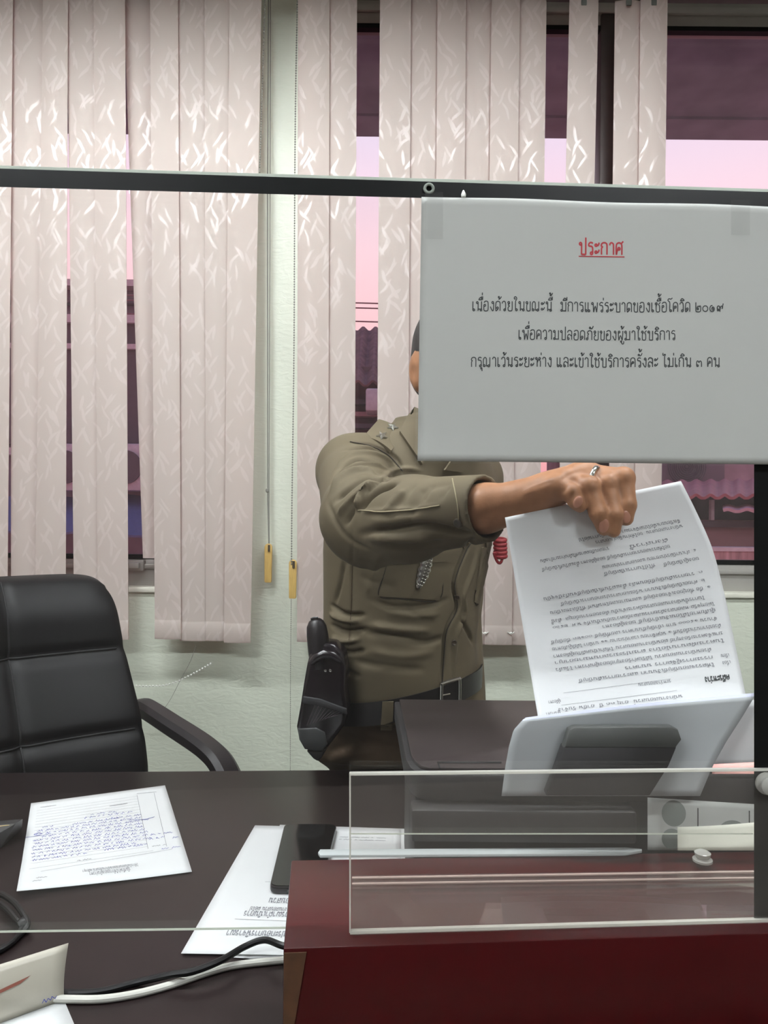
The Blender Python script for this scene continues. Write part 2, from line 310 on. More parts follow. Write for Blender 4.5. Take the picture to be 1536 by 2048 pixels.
# ------------------------------------------------------------------ stroke lettering (single-line Thai letters drawn as flat ribbons)
def CI(cx, cy, r=0.11, a0=0, n=9):
    return [(cx + r * math.cos(R(a0 + 360 * k / n)), cy + r * math.sin(R(a0 + 360 * k / n))) for k in range(n + 1)]
GL = {
'ก': (.66, [[(.06, 0), (.06, .52), (.15, .64), (.03, .74), (.1, .93), (.3, 1), (.5, .93), (.56, .75), (.56, 0)]]),
'ข': (.62, [CI(.13, .87, .1, 0) + [(.23, .78), (.13, .62), (.13, .14), (.22, 0), (.42, 0), (.52, .12), (.52, 1)]]),
'ค': (.68, [CI(.3, .5, .1, 200) + [(.12, .25), (.07, 0), (.05, .62), (.1, .9), (.3, 1), (.5, .92), (.57, .7), (.57, 0)]]),
'ง': (.54, [CI(.33, .87, .1, 0) + [(.44, .7), (.42, .14), (.34, 0), (.2, .16), (.05, .45)]]),
'ช': (.66, [CI(.13, .87, .1, 0) + [(.23, .78), (.13, .62), (.13, .14), (.22, 0), (.42, 0), (.52, .12), (.52, .62), (.4, .78), (.62, 1.02)]]),
'ณ': (.98, [CI(.15, .11, .1, 180) + [(.05, .3), (.05, .75), (.2, .98), (.36, .9), (.4, .7), (.4, .08)], [(.4, .08), (.55, .12)] + CI(.68, .1, .1, 180), [(.8, .02), (.8, 1)]]),
'ด': (.66, [CI(.26, .3, .1, 30) + [(.3, .16), (.16, .04), (.08, 0), (.04, .3), (.05, .62), (.1, .9), (.3, 1), (.5, .92), (.56, .7), (.56, 0)]]),
'ต': (.66, [CI(.26, .3, .1, 30) + [(.3, .16), (.16, .04), (.08, 0), (.04, .3), (.05, .62), (.1, .95), (.2, 1), (.3, .9), (.4, 1), (.52, .92), (.56, .7), (.56, 0)]]),
'น': (.74, [CI(.12, .87, .1, 0) + [(.22, .8), (.22, 0)], [(.22, .14), (.36, .2), (.46, .14)] + CI(.56, .1, .1, 180), [(.62, .1), (.62, 1)]]),
'บ': (.7, [CI(.12, .87, .1, 0) + [(.22, .8), (.22, .4), (.22, .02), (.24, 0), (.58, 0), (.6, .02), (.6, .5), (.6, 1)]]),
'ป': (.7, [CI(.12, .87, .1, 0) + [(.22, .8), (.22, .4), (.22, .02), (.24, 0), (.58, 0), (.6, .02), (.6, .7), (.6, 1.4)]]),
'ผ': (.72, [CI(.18, .87, .1, 180) + [(.08, .8), (.1, .4), (.14, .03), (.17, .03), (.34, .5), (.52, .03), (.55, .03), (.6, .5), (.62, 1)]]),
'พ': (.8, [CI(.12, .87, .1, 0) + [(.22, .8), (.24, .4), (.27, .03), (.3, .03), (.45, .62), (.6, .03), (.63, .03), (.68, .5), (.7, 1)]]),
'ภ': (.76, [CI(.1, .11, .1, 0) + [(.2, .2), (.2, .52), (.28, .64), (.15, .74), (.22, .93), (.42, 1), (.6, .93), (.66, .75), (.66, 0)]]),
'ม': (.74, [CI(.12, .87, .1, 0) + [(.22, .8), (.22, .12)] + CI(.13, .1, .09, 0), [(.22, .06), (.62, .06)], [(.62, 0), (.62, 1)]]),
'ย': (.66, [CI(.16, .87, .1, 0) + [(.25, .76), (.1, .62), (.25, .5), (.1, .36), (.1, .12), (.2, 0), (.44, 0), (.56, .12), (.56, 1)]]),
'ร': (.54, [CI(.34, .1, .1, 0) + [(.44, .25), (.43, .56), (.32, .68), (.08, .72), (.12, .92), (.28, 1), (.46, .93)]]),
'ล': (.68, [CI(.16, .11, .1, 150) + [(.06, .25), (.13, .5), (.3, .56), (.56, .38)], [(.06, .76), (.14, .95), (.32, 1), (.5, .93), (.56, .75), (.56, 0)]]),
'ว': (.55, [CI(.34, .1, .1, 0) + [(.44, .25), (.44, .75), (.36, .96), (.22, 1), (.08, .9), (.04, .76)]]),
'ศ': (.72, [CI(.3, .5, .1, 200) + [(.12, .25), (.07, 0), (.05, .62), (.1, .9), (.3, 1), (.5, .92), (.57, .7), (.57, 0)], [(.5, .92), (.7, 1.12)]]),
'ส': (.72, [CI(.16, .11, .1, 150) + [(.06, .25), (.13, .5), (.3, .56), (.56, .38)], [(.06, .76), (.14, .95), (.32, 1), (.5, .93), (.56, .75), (.56, 0)], [(.5, .93), (.7, 1.12)]]),
'ห': (.72, [CI(.12, .87, .1, 0) + [(.22, .8), (.22, 0)], [(.22, .42), (.32, .65), (.4, .78)] + CI(.5, .87, .1, 210), [(.42, .76), (.56, .62), (.6, .45), (.6, 0)]]),
'ท': (.72, [CI(.12, .87, .1, 0) + [(.22, .8), (.22, 0)], [(.22, .5), (.34, .9), (.48, .98), (.58, .85), (.6, 0)]]),
'ถ': (.68, [CI(.16, .11, .1, 180) + [(.06, .25), (.06, .52), (.15, .64), (.03, .74), (.1, .93), (.3, 1), (.5, .93), (.56, .75), (.56, 0)]]),
'จ': (.62, [CI(.2, .5, .1, 0) + [(.3, .4), (.38, .1), (.48, .1), (.52, .6), (.42, .95), (.22, 1), (.06, .85)]]),
'อ': (.66, [CI(.16, .58, .1, 180) + [(.06, .4), (.06, .14), (.16, 0), (.42, 0), (.55, .14), (.55, .82), (.44, 1), (.2, 1), (.07, .86)]]),
'ญ': (.98, [[(.05, 0), (.05, .52), (.14, .64), (.03, .74), (.1, .93), (.25, 1), (.4, .9), (.44, .7), (.44, 0), (.75, 0), (.8, .1), (.8, 1)], [(.5, -.2), (.6, -.35), (.8, -.3)]]),
'ฤ': (.66, [CI(.15, .11, .1, 180) + [(.06, .3), (.06, .6), (.15, .68), (.03, .76), (.12, .95), (.3, 1), (.5, .93), (.56, .75), (.56, -.4)]]),
'ะ': (.46, [CI(.11, .78, .09, 0) + [(.26, .74), (.36, .86), (.38, 1)], CI(.11, .2, .09, 0) + [(.26, .16), (.36, .28), (.38, .42)]]),
'า': (.5, [[(.04, .78), (.1, .95), (.22, 1), (.36, .92), (.4, .75), (.4, 0)]]),
'ำ': (.5, [CI(-.12, 1.3, .08), [(.04, .78), (.1, .95), (.22, 1), (.36, .92), (.4, .75), (.4, 0)]]),
'เ': (.36, [CI(.18, .11, .1, 180) + [(.07, .3), (.07, 1)]]),
'แ': (.68, [CI(.18, .11, .1, 180) + [(.07, .3), (.07, 1)], CI(.5, .11, .1, 180) + [(.39, .3), (.39, 1)]]),
'โ': (.46, [CI(.31, .11, .1, 180) + [(.2, .3), (.2, .95), (.1, 1.1), (-.02, 1.2), (.04, 1.36), (.2, 1.38), (.3, 1.34), (.42, 1.4), (.5, 1.48)]]),
'ใ': (.46, [CI(.31, .11, .1, 180) + [(.2, .3), (.2, 1.0), (.3, 1.16), (.33, 1.34), (.2, 1.48), (.06, 1.42), (.04, 1.28), (.14, 1.22), (.2, 1.32)]]),
'ไ': (.46, [CI(.31, .11, .1, 180) + [(.2, .3), (.2, 1.0), (.22, 1.2), (.3, 1.3), (.2, 1.36), (.06, 1.24), (-.02, 1.32), (.02, 1.5)]]),
'๐': (.72, [CI(.34, .33, .3, 0, 16)]),
'๑': (.72, [CI(.38, .28, .1, 200) + [(.3, .42), (.42, .52), (.56, .4), (.54, .14), (.36, .02), (.14, .1), (.05, .35), (.16, .62), (.36, .68)]]),
'๒': (.74, [CI(.3, .3, .09, 180) + [(.24, .5), (.36, .6), (.46, .5), (.54, .64), (.64, .5), (.62, .12), (.5, 0), (.2, 0), (.07, .14), (.07, 1.0)]]),
'๓': (.76, [CI(.17, .13, .09, 180) + [(.06, .3), (.1, .58), (.24, .62), (.34, .46), (.44, .62), (.6, .56), (.64, .3), (.64, 0)]]),
'๔': (.74, [CI(.4, .2, .09, 0) + [(.3, .4), (.14, .3), (.1, .1), (.3, 0), (.6, .05), (.2, .6), (.6, .7)]]),
'๕': (.74, [CI(.4, .2, .09, 0) + [(.3, .4), (.14, .3), (.1, .1), (.3, 0), (.6, .05), (.2, .6), (.6, .9)]]),
'๖': (.7, [CI(.2, .2, .09, 0) + [(.3, .1), (.6, .1), (.6, .5), (.3, .7), (.1, 1.0)]]),
'๙': (.8, [CI(.2, .2, .09, 0) + [(.1, .36), (.16, .6), (.34, .6), (.4, .4), (.4, 0), (.46, .46), (.6, .62), (.72, .5), (.66, .32), (.8, .9)]]),
'(': (.35, [[(.3, 1.1), (.12, .7), (.12, .3), (.3, -.1)]]), ')': (.35, [[(.05, 1.1), (.23, .7), (.23, .3), (.05, -.1)]]),
'.': (.25, [[(.1, 0), (.12, .06), (.1, .1)]]), '-': (.4, [[(.05, .4), (.35, .4)]]), '/': (.4, [[(.02, 0), (.35, 1)]]), ' ': (.34, []),
}
MK = {
'ิ': [[(-.56, 1.16), (-.36, 1.4), (-.1, 1.2), (-.56, 1.16)]],
'ี': [[(-.56, 1.16), (-.36, 1.4), (-.1, 1.2), (-.56, 1.16)], [(-.1, 1.16), (-.1, 1.52)]],
'ึ': [[(-.56, 1.16), (-.36, 1.4), (-.1, 1.2), (-.56, 1.16)], CI(-.1, 1.42, .07)],
'ื': [[(-.56, 1.16), (-.36, 1.4), (-.1, 1.2), (-.56, 1.16)], [(-.1, 1.16), (-.1, 1.52)], [(-.24, 1.26), (-.24, 1.52)]],
'ั': [CI(-.42, 1.3, .08) + [(-.28, 1.2), (-.12, 1.3), (-.04, 1.5)]],
'็': [CI(-.3, 1.25, .07) + [(-.5, 1.4), (-.2, 1.5), (-.02, 1.55)]],
'่': [[(-.14, 1.22), (-.14, 1.5)]],
'้': [CI(-.36, 1.44, .06) + [(-.3, 1.3), (-.36, 1.2), (-.18, 1.3), (-.06, 1.5)]],
'์': [CI(-.26, 1.28, .08) + [(-.16, 1.4), (-.04, 1.56)]],
'ุ': [CI(-.18, -.16, .07) + [(-.1, -.24), (-.1, -.46)]],
'ู': [CI(-.4, -.16, .07) + [(-.33, -.34), (-.22, -.42), (-.1, -.36), (-.1, -.12)]],
}
UP = 'ิีึืั็'
def text_strokes(s):
    x = 0.0; out = []; prev_up = False
    for ch in s:
        if ch in MK:
            dy = 0.42 if (ch in '่้์' and prev_up) else 0.0
            dxm = 0.0
            for st in MK[ch]: out.append([(x + dxm + a, b + dy) for a, b in st])
            if ch in UP: prev_up = True
        else:
            prev_up = False
            g = GL.get(ch, GL['น'])
            for st in g[1]: out.append([(x + a, b) for a, b in st])
            x += g[0] + 0.1
    return out, x
def smooth2(st, n=3):
    if len(st) < 3: return [Vector((a, b, 0)) for a, b in st]
    return catmull([(a, b, 0) for a, b in st], n)
def ribbons(mb, strokes, wdt, fn, n=3):
    """fn maps (x,y) text coordinates to a 3D point on the page"""
    for st in strokes:
        p = smooth2(st, n)
        if len(p) < 2: continue
        L_, R_ = [], []
        for i in range(len(p)):
            t = p[min(i + 1, len(p) - 1)] - p[max(i - 1, 0)]
            t = t.normalized() if t.length > 1e-9 else Vector((1, 0, 0))
            nn = Vector((-t.y, t.x, 0)) * wdt / 2
            L_.append(fn(*(p[i] + nn).xy)); R_.append(fn(*(p[i] - nn).xy))
        m = len(p)
        mb.add(L_ + R_, [(m + i, m + i + 1, i + 1, i) for i in range(m - 1)])
# ------------------------------------------------------------------ room
YW = 2.28            # inner face of the window wall
XL, XR, YB, ZC = -2.6, 2.3, -2.2, 2.95
M_wall = wall_paint('green_white_wall_paint', (206, 212, 196))
M_wall2 = mat('off_white_wall_paint', (205, 205, 196), rough=0.6, var=0.03)
M_ceil = mat('ceiling_white', (205, 205, 200), rough=0.8, var=0.03)
M_floor = mat('terrazzo_floor', (120, 112, 104), rough=0.35, var=0.2, scale=60)
M_alu = mat('grey_aluminium', (168, 166, 160), rough=0.4, metal=0.35, var=0.04, scale=20)
M_alud = mat('dark_bronze_aluminium', (74, 68, 66), rough=0.45, metal=0.3, var=0.06)
M_blackframe = mat('black_aluminium', (11, 13, 13), rough=0.35, spec=0.25, metal=0.0, var=0.1)
M_pane = glass('tinted_window_glass', tint=(255, 250, 252), dust_veil=0.012)
M_pane.diffuse_color = (0.9, 0.8, 0.85, 0.3)

MB().box((XL - .1, YB - .1, -.1), (XR + .1, YW + .15, 0)).build('floor', M_floor, kind='structure')
MB().box((XL - .1, YB - .1, ZC), (XR + .1, YW + .15, ZC + .1)).build('ceiling', M_ceil, kind='structure')
MB().box((XL - .1, YB, 0), (XL, YW + .15, ZC)).build('wall_left', mat('grey_beige_wall_paint', (150, 146, 138), rough=.6, var=.03), kind='structure')
MB().box((XR, YB, 0), (XR + .1, YW + .15, ZC)).build('wall_right', mat('grey_beige_wall_paint', (150, 146, 138), rough=.6, var=.03), kind='structure')
MB().box((XL - .1, YB - .1, 0), (XR + .1, YB, ZC)).build('wall_behind', mat('darkened_rear_wall', (62, 54, 52), rough=.6, var=.1, scale=3), kind='structure')  # unseen wall, darkened to cut its reflection in the glass
# window openings in the back wall (x0,x1), z range
def xat(px, y=YW): return Py(px, 1024, y).x
ZS = Py(768, 1181, YW).z          # sill height
ZT = 2.865
W1 = (-2.2, xat(452)); W2 = (xat(648), 2.1)
YO = YW + .13
wb = MB()
wb.box((XL, YW, 0), (XR, YO, ZS)); wb.box((XL, YW, ZT), (XR, YO, ZC))
wb.box((XL, YW, ZS), (W1[0], YO, ZT)); wb.box((W1[1], YW, ZS), (W2[0], YO, ZT)); wb.box((W2[1], YW, ZS), (XR, YO, ZT))
wb.build('wall_back', M_wall, kind='structure', clean=False)

def window(n, x0, x1, mullions, railz):
    g = empty('window_%d' % n, (0.5 * (x0 + x1), YW + .07, ZS), kind='structure')
    f = MB(); t = .05; y0, y1 = YW + .04, YW + .10
    f.box((x0, y0, ZS + .0), (x1, y1, ZS + railz), .004); f.box((x0, y0, ZT - .085), (x1, y1, ZT), .004)
    f.box((x0, y0 - .012, ZT - .05), (x1, y0, ZT - .03), .002); f.box((x0, y0 - .012, ZS + railz - .03), (x1, y0, ZS + railz - .016), .002)
    f.box((x0, y0, ZS), (x0 + t, y1, ZT), .004); f.box((x1 - t, y0, ZS), (x1, y1, ZT), .004)
    f.build('frame', M_alu, g)
    gas = MB()
    for (xa, xb) in zip([x0 + t] + [m[1] for m in mullions], [m[0] for m in mullions] + [x1 - t]):
        gas.box((xa, YW + .066, ZS + railz), (xb, YW + .071, ZT - .085))
    gk = MB()
    for (xa, xb) in zip([x0 + t] + [m[1] for m in mullions], [m[0] for m in mullions] + [x1 - t]):
        for (za, zb) in ((ZS + railz, ZS + railz + .014), (ZT - .099, ZT - .085)):
            gk.box((xa, y0 - .003, za), (xb, y0 + .02, zb))
    gk.build('gasket', M_blackframe, g)
    gas.build('pane', M_pane, g)
    for (xa, xb) in mullions:
        MB().box((xa, y0 - .008, ZS + railz * .6), (xb, y1, ZT - .05), .004).build('mullion', M_alud, g, label='dark bronze window mullion')
    s = MB(); s.box((x0, YW - .012, ZS - .012), (x1, YW + .06, ZS + .004), .003); s.build('sill', mat('sill_paint', (214, 214, 200), rough=.4), g)
    return g
window(1, W1[0], W1[1], [(xat(60) - .02, xat(60) + .02)], .088)
window(2, W2[0], W2[1], [(xat(1199), xat(1230))], .088)
h = MB(); c0 = Py(270, 1150, YW + .03)
h.box((c0.x - .03, YW + .018, ZS + .052), (c0.x + .03, YW + .042, ZS + .085), .004); h.box((c0.x - .012, YW + .002, ZS + .06), (c0.x + .02, YW + .02, ZS + .078), .003)
tag(h.build('window_latch', M_alu), 'small grey metal latch on the left window bottom rail', 'latch')

# ------------------------------------------------------------------ ceiling lamps
M_lampbody = mat('lamp_white_enamel', (225, 225, 222), rough=.4, var=.02)
def lamp(x, y, power, label, L=1.2):
    g = empty('fluorescent_lamp', (x, y, ZC - .07), label, 'ceiling light')
    b = MB(); b.box((x - L / 2, y - .09, ZC - .035), (x + L / 2, y + .09, ZC), .004); b.build('housing', M_lampbody, g)
    for s_ in (-1, 1):
        b = MB(); b.box((x - L / 2, y + s_ * .11 - .004, ZC - .076), (x + L / 2, y + s_ * .11 + .004, ZC), .002); b.build('shade_lip', M_lampbody, g)  # unseen side lips, added to keep tube light off the upper slats
    for dy in (-.03, .03):
        t = MB(); t.tube([(x - L / 2 + .03, y + dy, ZC - .055), (x + L / 2 - .03, y + dy, ZC - .055)], .014, 12); t.build('tube', emit('tube_glow_%g' % power, (247, 252, 255), power), g)
lamp(-1.0, .9, TUBE_POWER, 'white twin tube ceiling light over the officer side of the counter', 1.5)
lamp(.78, .9, TUBE_POWER * .8, 'white twin tube ceiling light on the right above the printer side', .95)
lamp(-1.2, -1.0, REAR_TUBE_POWER, 'white twin tube ceiling light on the visitor side, behind and left of the camera', 1.2)
lamp(1.2, -1.0, REAR_TUBE_POWER, 'white twin tube ceiling light on the visitor side, behind and right of the camera', 1.2)

# ------------------------------------------------------------------ vertical blinds
M_fab = blind_fabric()
M_rail = mat('headrail_grey', (92, 94, 88), rough=.45, metal=.3)
M_wood = mat('pale_wood_tassel', (196, 164, 96), rough=.5, var=.1, scale=40, stretch=(8, 8, 1))
M_cord = mat('grey_cord', (120, 120, 112), rough=.7)
M_bead = mat('clear_white_bead', (225, 225, 218), rough=.25)
YB_ = 2.195
def slat(parent, t0, t1, b0, b1, ybot, dy=0.0, ytop=-6, mid=None, hem=True, dyb=None, label=None):
    """one hanging fabric slat: px edges at the top and at the bottom"""
    y = YB_ + dy * 1.7; yb = y if dyb is None else YB_ + dyb
    m = MB(); zt = Py(768, ytop, y).z; zb = Py(768, ybot, y).z; zh = zb + .055
    xt0, xt1 = Py(t0, 0, y).x, Py(t1, 0, y).x; xb0, xb1 = Py(b0, ybot, yb).x, Py(b1, ybot, yb).x
    # a pixel column leans slightly with the roll: the px edges are given where they are seen
    n = 26; rings = []
    zz = [lerp(zt, zh + .004, i / n) for i in range(n + 1)]
    th = .0009
    def ring(z, e):
        t = (zt - z) / (zt - zb); yy = lerp(y, yb, t)
        a, b = lerp(xt0, xb0, t), lerp(xt1, xb1, t); k = 8; fr = []; bk = []
        for i in range(k + 1):
            u = i / k; bow = .006 * math.sin(math.pi * u); tw = (0 if dyb is None else 0)
            fr.append((lerp(a, b, u), yy - bow - e, z)); bk.append((lerp(a, b, u), yy - bow + e, z))
        return fr + bk[::-1]
    for z in zz: rings.append(ring(z, th))
    if hem:
        rings += [ring(zh, th * 1.5), ring(zh - .003, .003), ring(zb + .006, .004), ring(zb, .002)]
    else: rings += [ring(zb, th)]
    m.loft(rings)
    return m.build('slat', M_fab, parent, sharp=50, label=label)
def bead_chain(name, parent, pts, step=.0065, r=.0019, m=None, link=True):
    pts = catmull(pts, 8); mb = MB(); acc = 0; last = pts[0]
    seg = []
    for a, b in zip(pts[:-1], pts[1:]):
        d = (b - a).length; t = 0
        while acc + (d - t) >= step:
            t += step - acc; acc = 0; seg.append(a.lerp(b, t / d))
        acc += d - t
    prof = [(0.001, -1), (.75, -.65), (1, 0), (.75, .65), (.001, 1)]
    for q in seg: mb.lathe([(a * r, b * r) for a, b in prof], q, n=6)
    if link: mb.tube(pts, r * .3, 4)
    return mb.build(name, m or M_bead, parent, clean=False)
def tassel(parent, px, y0, y1, y):
    a = Py(px, y0, y); b = Py(px, y1, y); m = MB(); w_ = .0115
    pts = []
    for k in range(13):
        t = math.pi * k / 12; pts.append((a.x + w_ * math.cos(t), y - .007, a.z - w_ + w_ * math.sin(t)))
    pts += [(a.x - w_ * .92, y - .007, b.z + .004), (a.x - w_ * .7, y - .007, b.z), (a.x + w_ * .7, y - .007, b.z), (a.x + w_ * .92, y - .007, b.z + .004)]
    m.prism(pts, (0, .014, 0), .0025); t = m.build('tassel', M_wood, parent, label='pale wooden cord weight')
    h_ = MB(); h_.tube([(a.x + .003, y - .0085, a.z - .004), (a.x + .003, y - .0085, a.z - .024)], .0035, 8); h_.build('cord_hole', mat('dark_slot', (60, 50, 35), rough=.8), t)
    return a
# left blind
LB = empty('vertical_blind', Py(240, 0, YB_), 'left cream vertical blind with leaf pattern and gaps, behind the office chair', 'window blind')
MB().box((Py(-420, 0, YB_).x, YB_ - .02, Py(768, -7, YB_).z), (Py(527, 0, YB_).x, YB_ + .02, Py(768, -38, YB_).z), .004).build('headrail', M_rail, LB)
for k, (a, b, c, d, yb, dy, dyb, hem) in enumerate([
    (-300, -232, -310, -240, 1283, 0, None, True), (-240, -172, -250, -182, 1284, .006, None, True), (-180, -112, -190, -122, 1283, 0, None, True),
    (-120, -38, -132, -46, 1284, .006, None, True), (-45, 26, -60, 14, 1284, 0, None, True), (22, 90, 22, 76, 1284, .008, .02, True),
    (86, 136, 69, 131, 1284, 0, None, True), (134, 191, 149, 200, 1284, .006, None, True), (187, 250, 196, 257, 1284, 0, None, True),
    (247, 302, 286, 309, 1122, .014, .05, False), (300, 356, 310, 362, 1282, 0, None, True), (353, 412, 360, 415, 1285, .006, None, True),
    (409, 462, 412, 452, 1285, .0, .004, True), (459, 523, 448, 501, 1288, -.004, None, True)]):
    slat(LB, a, b, c, d, yb, dy, hem=hem, dyb=dyb)
# cords of the left blind
ycord = YB_ - .012
bead_chain('bead_chain', LB, [Py(530, -6, ycord), Py(524, 200, ycord), Py(519, 352, ycord)], step=.0075, r=.0024, m=M_cord)
c1 = MB(); c1.tube([Py(537, -6, YW - .035), Py(535, 400, YW - .035), Py(535.5, 1000, YW - .03), Py(538, 1092, YW - .03)], .0022, 6)
c1.tube([Py(541, -6, YW - .035), Py(540, 400, YW - .035), Py(538, 1000, YW - .03), Py(538.5, 1092, YW - .03)], .0016, 6)
kn = Py(535, 981, YW - .03); c1.lathe([(.001, -.008), (.006, -.003), (.006, .003), (.001, .008)], kn, n=10)
c1.build('pull_cord', M_cord, LB); tassel(LB, 537, 1087, 1165, YW - .028)
# loose connector chain hanging under the left slats
bead_chain('bottom_chain', LB, [Py(246, 1370, 2.17), Py(300, 1372, 2.18), Py(340, 1368, 2.19), Py(385, 1348, 2.2), Py(425, 1325, 2.2)], step=.0095, r=.0030)
bead_chain('bottom_chain', LB, [Py(392, 1290, 2.2), Py(381, 1322, 2.2), Py(362, 1358, 2.22), Py(335, 1408, 2.23), Py(303, 1443, 2.24)], step=.0055, r=.0014, m=M_cord)
# right blind
RB = empty('vertical_blind', Py(1000, 0, YB_), 'right cream vertical blind with three slats missing, behind the officer', 'window blind')
MB().box((Py(594, 0, YB_).x, YB_ - .02, Py(768, -7, YB_).z), (2.2, YB_ + .02, Py(768, -38, YB_).z), .004).build('headrail', M_rail, RB)
for k, (a, b, c, d, yb, dy) in enumerate([
    (596, 659, 594, 656, 1285, 0), (656, 714, 653, 708, 1286, .006), (760, 822, 752, 814, 1286, 0), (819, 878, 812, 868, 1286, .006), (875, 932, 866, 922, 1286, 0),
    (929, 986, 918, 972, 1287, .006), (983, 1040, 969, 1023, 1287, 0), (1037, 1093, 1021, 1077, 1287, .006), (1139, 1197, 1112, 1168, 1288, 0),
    (1230, 1284, 1214, 1270, 1288, .006), (1281, 1335, 1266, 1319, 1288, 0)]):
    slat(RB, a, b, c, d, yb, dy)
bead_chain('bead_chain', RB, [Py(594.5, -6, ycord), Py(590, 300, ycord), Py(588, 700, ycord), Py(584, 1000, ycord), Py(583, 1128, ycord)], step=.0075, r=.0026, m=M_cord)
bead_chain('bead_chain', RB, [Py(582.5, 1196, YW - .03), Py(581, 1350, YW - .02), Py(580.5, 1545, YW - .015)], step=.006, r=.0016, m=M_cord)
tassel(RB, 586, 1119, 1197, YB_ - .004)
for px in (970, 1022, 1075):
    cn = MB(); q = Py(px, 1266, YB_ - .008); cn.lathe([(.001, -.004), (.004, 0), (.001, .004)], q, n=8); cn.tube([q + Vector((-.01, 0, .003)), q + Vector((0, 0, -.004)), q + Vector((.01, 0, .003))], .0016, 6); cn.build('chain_clip', M_bead, RB)
for px in (1168, 1258, 1308):
    hk = MB(); q = Py(px, 3, YB_ - .006); hk.box((q.x - .008, q.y - .003, q.z - .012), (q.x + .008, q.y + .003, q.z + .008), .002); hk.build('slat_hook', M_rail, RB)

# ------------------------------------------------------------------ outside
M_soff = mat('dark_violet_eave', (158, 162, 178), rough=.8, var=.2, scale=5)
M_conc = mat('weathered_pink_concrete', (150, 118, 122), rough=.85, var=.25, scale=3)
M_tile = mat('brown_roof_tile', (112, 82, 84), rough=.85, var=.3, scale=14)
M_red = mat('faded_red_sheet_roof', (150, 82, 92), rough=.6, var=.15, scale=8)
M_dkwin = mat('dark_recess', (70, 62, 72), rough=.6, var=.2)
M_white = mat('dull_white_paint', (178, 170, 176), rough=.6, var=.1)
M_blue = mat('blue_tarpaulin', (84, 96, 138), rough=.5, var=.15)
e = MB(); ys = 3.27
zs = 2.93
e.box((-5, YO + .01, zs), (6, ys, zs + .25)); e.box((-5, ys - .15, zs - .012), (6, ys + .02, zs + .3))
e.build('trim_1', M_soff, kind='structure', clean=False)
MB().box((-14, 2.6, -3.2), (16, 22, -3.0)).build('trim_2', mat('dark_street', (80, 74, 76), rough=.9), kind='structure')

def corrugated(a, b, c, d, n, amp=.03, th=.02):
    a, b, c, d = map(Vector, (a, b, c, d))
    def fn(u, v):
        p = a.lerp(b, u).lerp(d.lerp(c, u), v); nn = (b - a).cross(d - a).normalized()
        return p + nn * amp * math.sin(u * n * 2 * math.pi)
    m = MB(); m.sheet(fn, n * 6, 2, th); return m
# tiled house seen between the slats left of the officer
y8 = 8.0
g = empty('house', Py(735, 1000, y8), 'brown tiled house seen through the gap left of the officer', 'house')
zr = Py(735, 657, y8).z; ze = Py(735, 765, y8 - 1.4).z
corrugated((-1.35, y8 - 1.4, ze), (1.6, y8 - 1.4, ze), (1.6, y8, zr), (-1.35, y8, zr), 22, .025).build('roof', M_tile, g)
wl = MB(); wl.box((-1.3, y8 - 1.1, -3.0), (1.4, y8, ze + .2)); wl.build('wall', mat('brown_wall', (104, 84, 88), rough=.9, var=.35, scale=5), g)
for k in range(4):
    q = Py(735, 800 + 24 * k, y8 - 1.2); MB().box((-1.3, y8 - 1.22, q.z - .04), (1.4, y8 - 1.1, q.z)).build('ledge', M_conc if k % 2 else M_dkwin, g)
q = Py(745, 799, y8 - 1.53); b_ = MB(); b_.box((q.x - .06, q.y, q.z - .10), (q.x + .2, q.y + .305, q.z + .10), .02)
u = tag(b_.build('air_conditioner', M_white), 'small white outdoor unit on the brown house wall', 'outdoor unit')
for k, yy in enumerate((606, 616, 643)):
    a = Py(650, yy - 2, 6.5); b = Py(830, yy + 3, 6.8); m = MB()
    m.tube([a + Vector((-2, 0, .05)), a, b, b + Vector((3, 0, .06))], .006, 6)
    tag(m.build('overhead_wire', mat('dark_wire', (120, 80, 90), rough=.8)), ['uppermost thin overhead wire against the pink sky', 'middle thin overhead wire against the pink sky', 'lowest thin overhead wire, just above the tiled roof'][k], 'wire', 'overhead wires')
# house behind the left window
y7 = 7.0
g = empty('house', Py(240, 1100, y7), 'grey violet house behind the left window with blue awning', 'house')
zt = Py(250, 562, y7).z
MB().box((-4.6, y7, -3.0), (-1.6, y7 + 3, zt)).build('wall', mat('violet_grey_wall', (112, 104, 118), rough=.85, var=.2, scale=4), g)
for (ya, yb, mm, nm) in ((562, 575, M_white, 'cornice'), (598, 606, M_dkwin, 'ledge'), (632, 648, M_white, 'ledge'), (648, 790, M_dkwin, 'shutter'), (690, 700, M_white, 'ledge'), (790, 890, M_dkwin, 'shutter'), (898, 912, M_white, 'ledge')):
    za, zb = Py(250, yb, y7 - .1).z, Py(250, ya, y7 - .1).z
    MB().box((-3.9, y7 - .1 - (.05 if mm is M_white else 0), za), (-1.9, y7, zb)).build(nm, mm, g)
m = MB(); za, zb = Py(250, 1066, y7 - .9).z, Py(250, 992, y7 - .2).z
m.sheet(lambda u, v: Vector((lerp(-4.2, -1.7, u), lerp(y7 - .9, y7 - .1, v), lerp(za, zb, v) + .02 * math.sin(u * 20))), 24, 4, .02); m.build('awning', M_blue, g)
for px in (140, 262):
    q = Py(px, 932, y7 - .44); b_ = empty('air_conditioner', q + Vector((0, .1, -.22)), 'white outdoor unit with round fan, seen in the %s left gap' % ('first narrow' if px == 140 else 'wider second'), 'outdoor unit')
    m = MB(); m.box((q.x - .26, q.y, q.z - .22), (q.x + .2, q.y + .285, q.z + .2), .02); m.build('casing', M_white, b_)
    m = MB(); m.lathe([(.15, 0), (.15, .02), (.0, .02)], (q.x - .05, q.y - .005, q.z - .01), (0, -1, 0), 24); m.build('fan_grille', M_dkwin, b_)
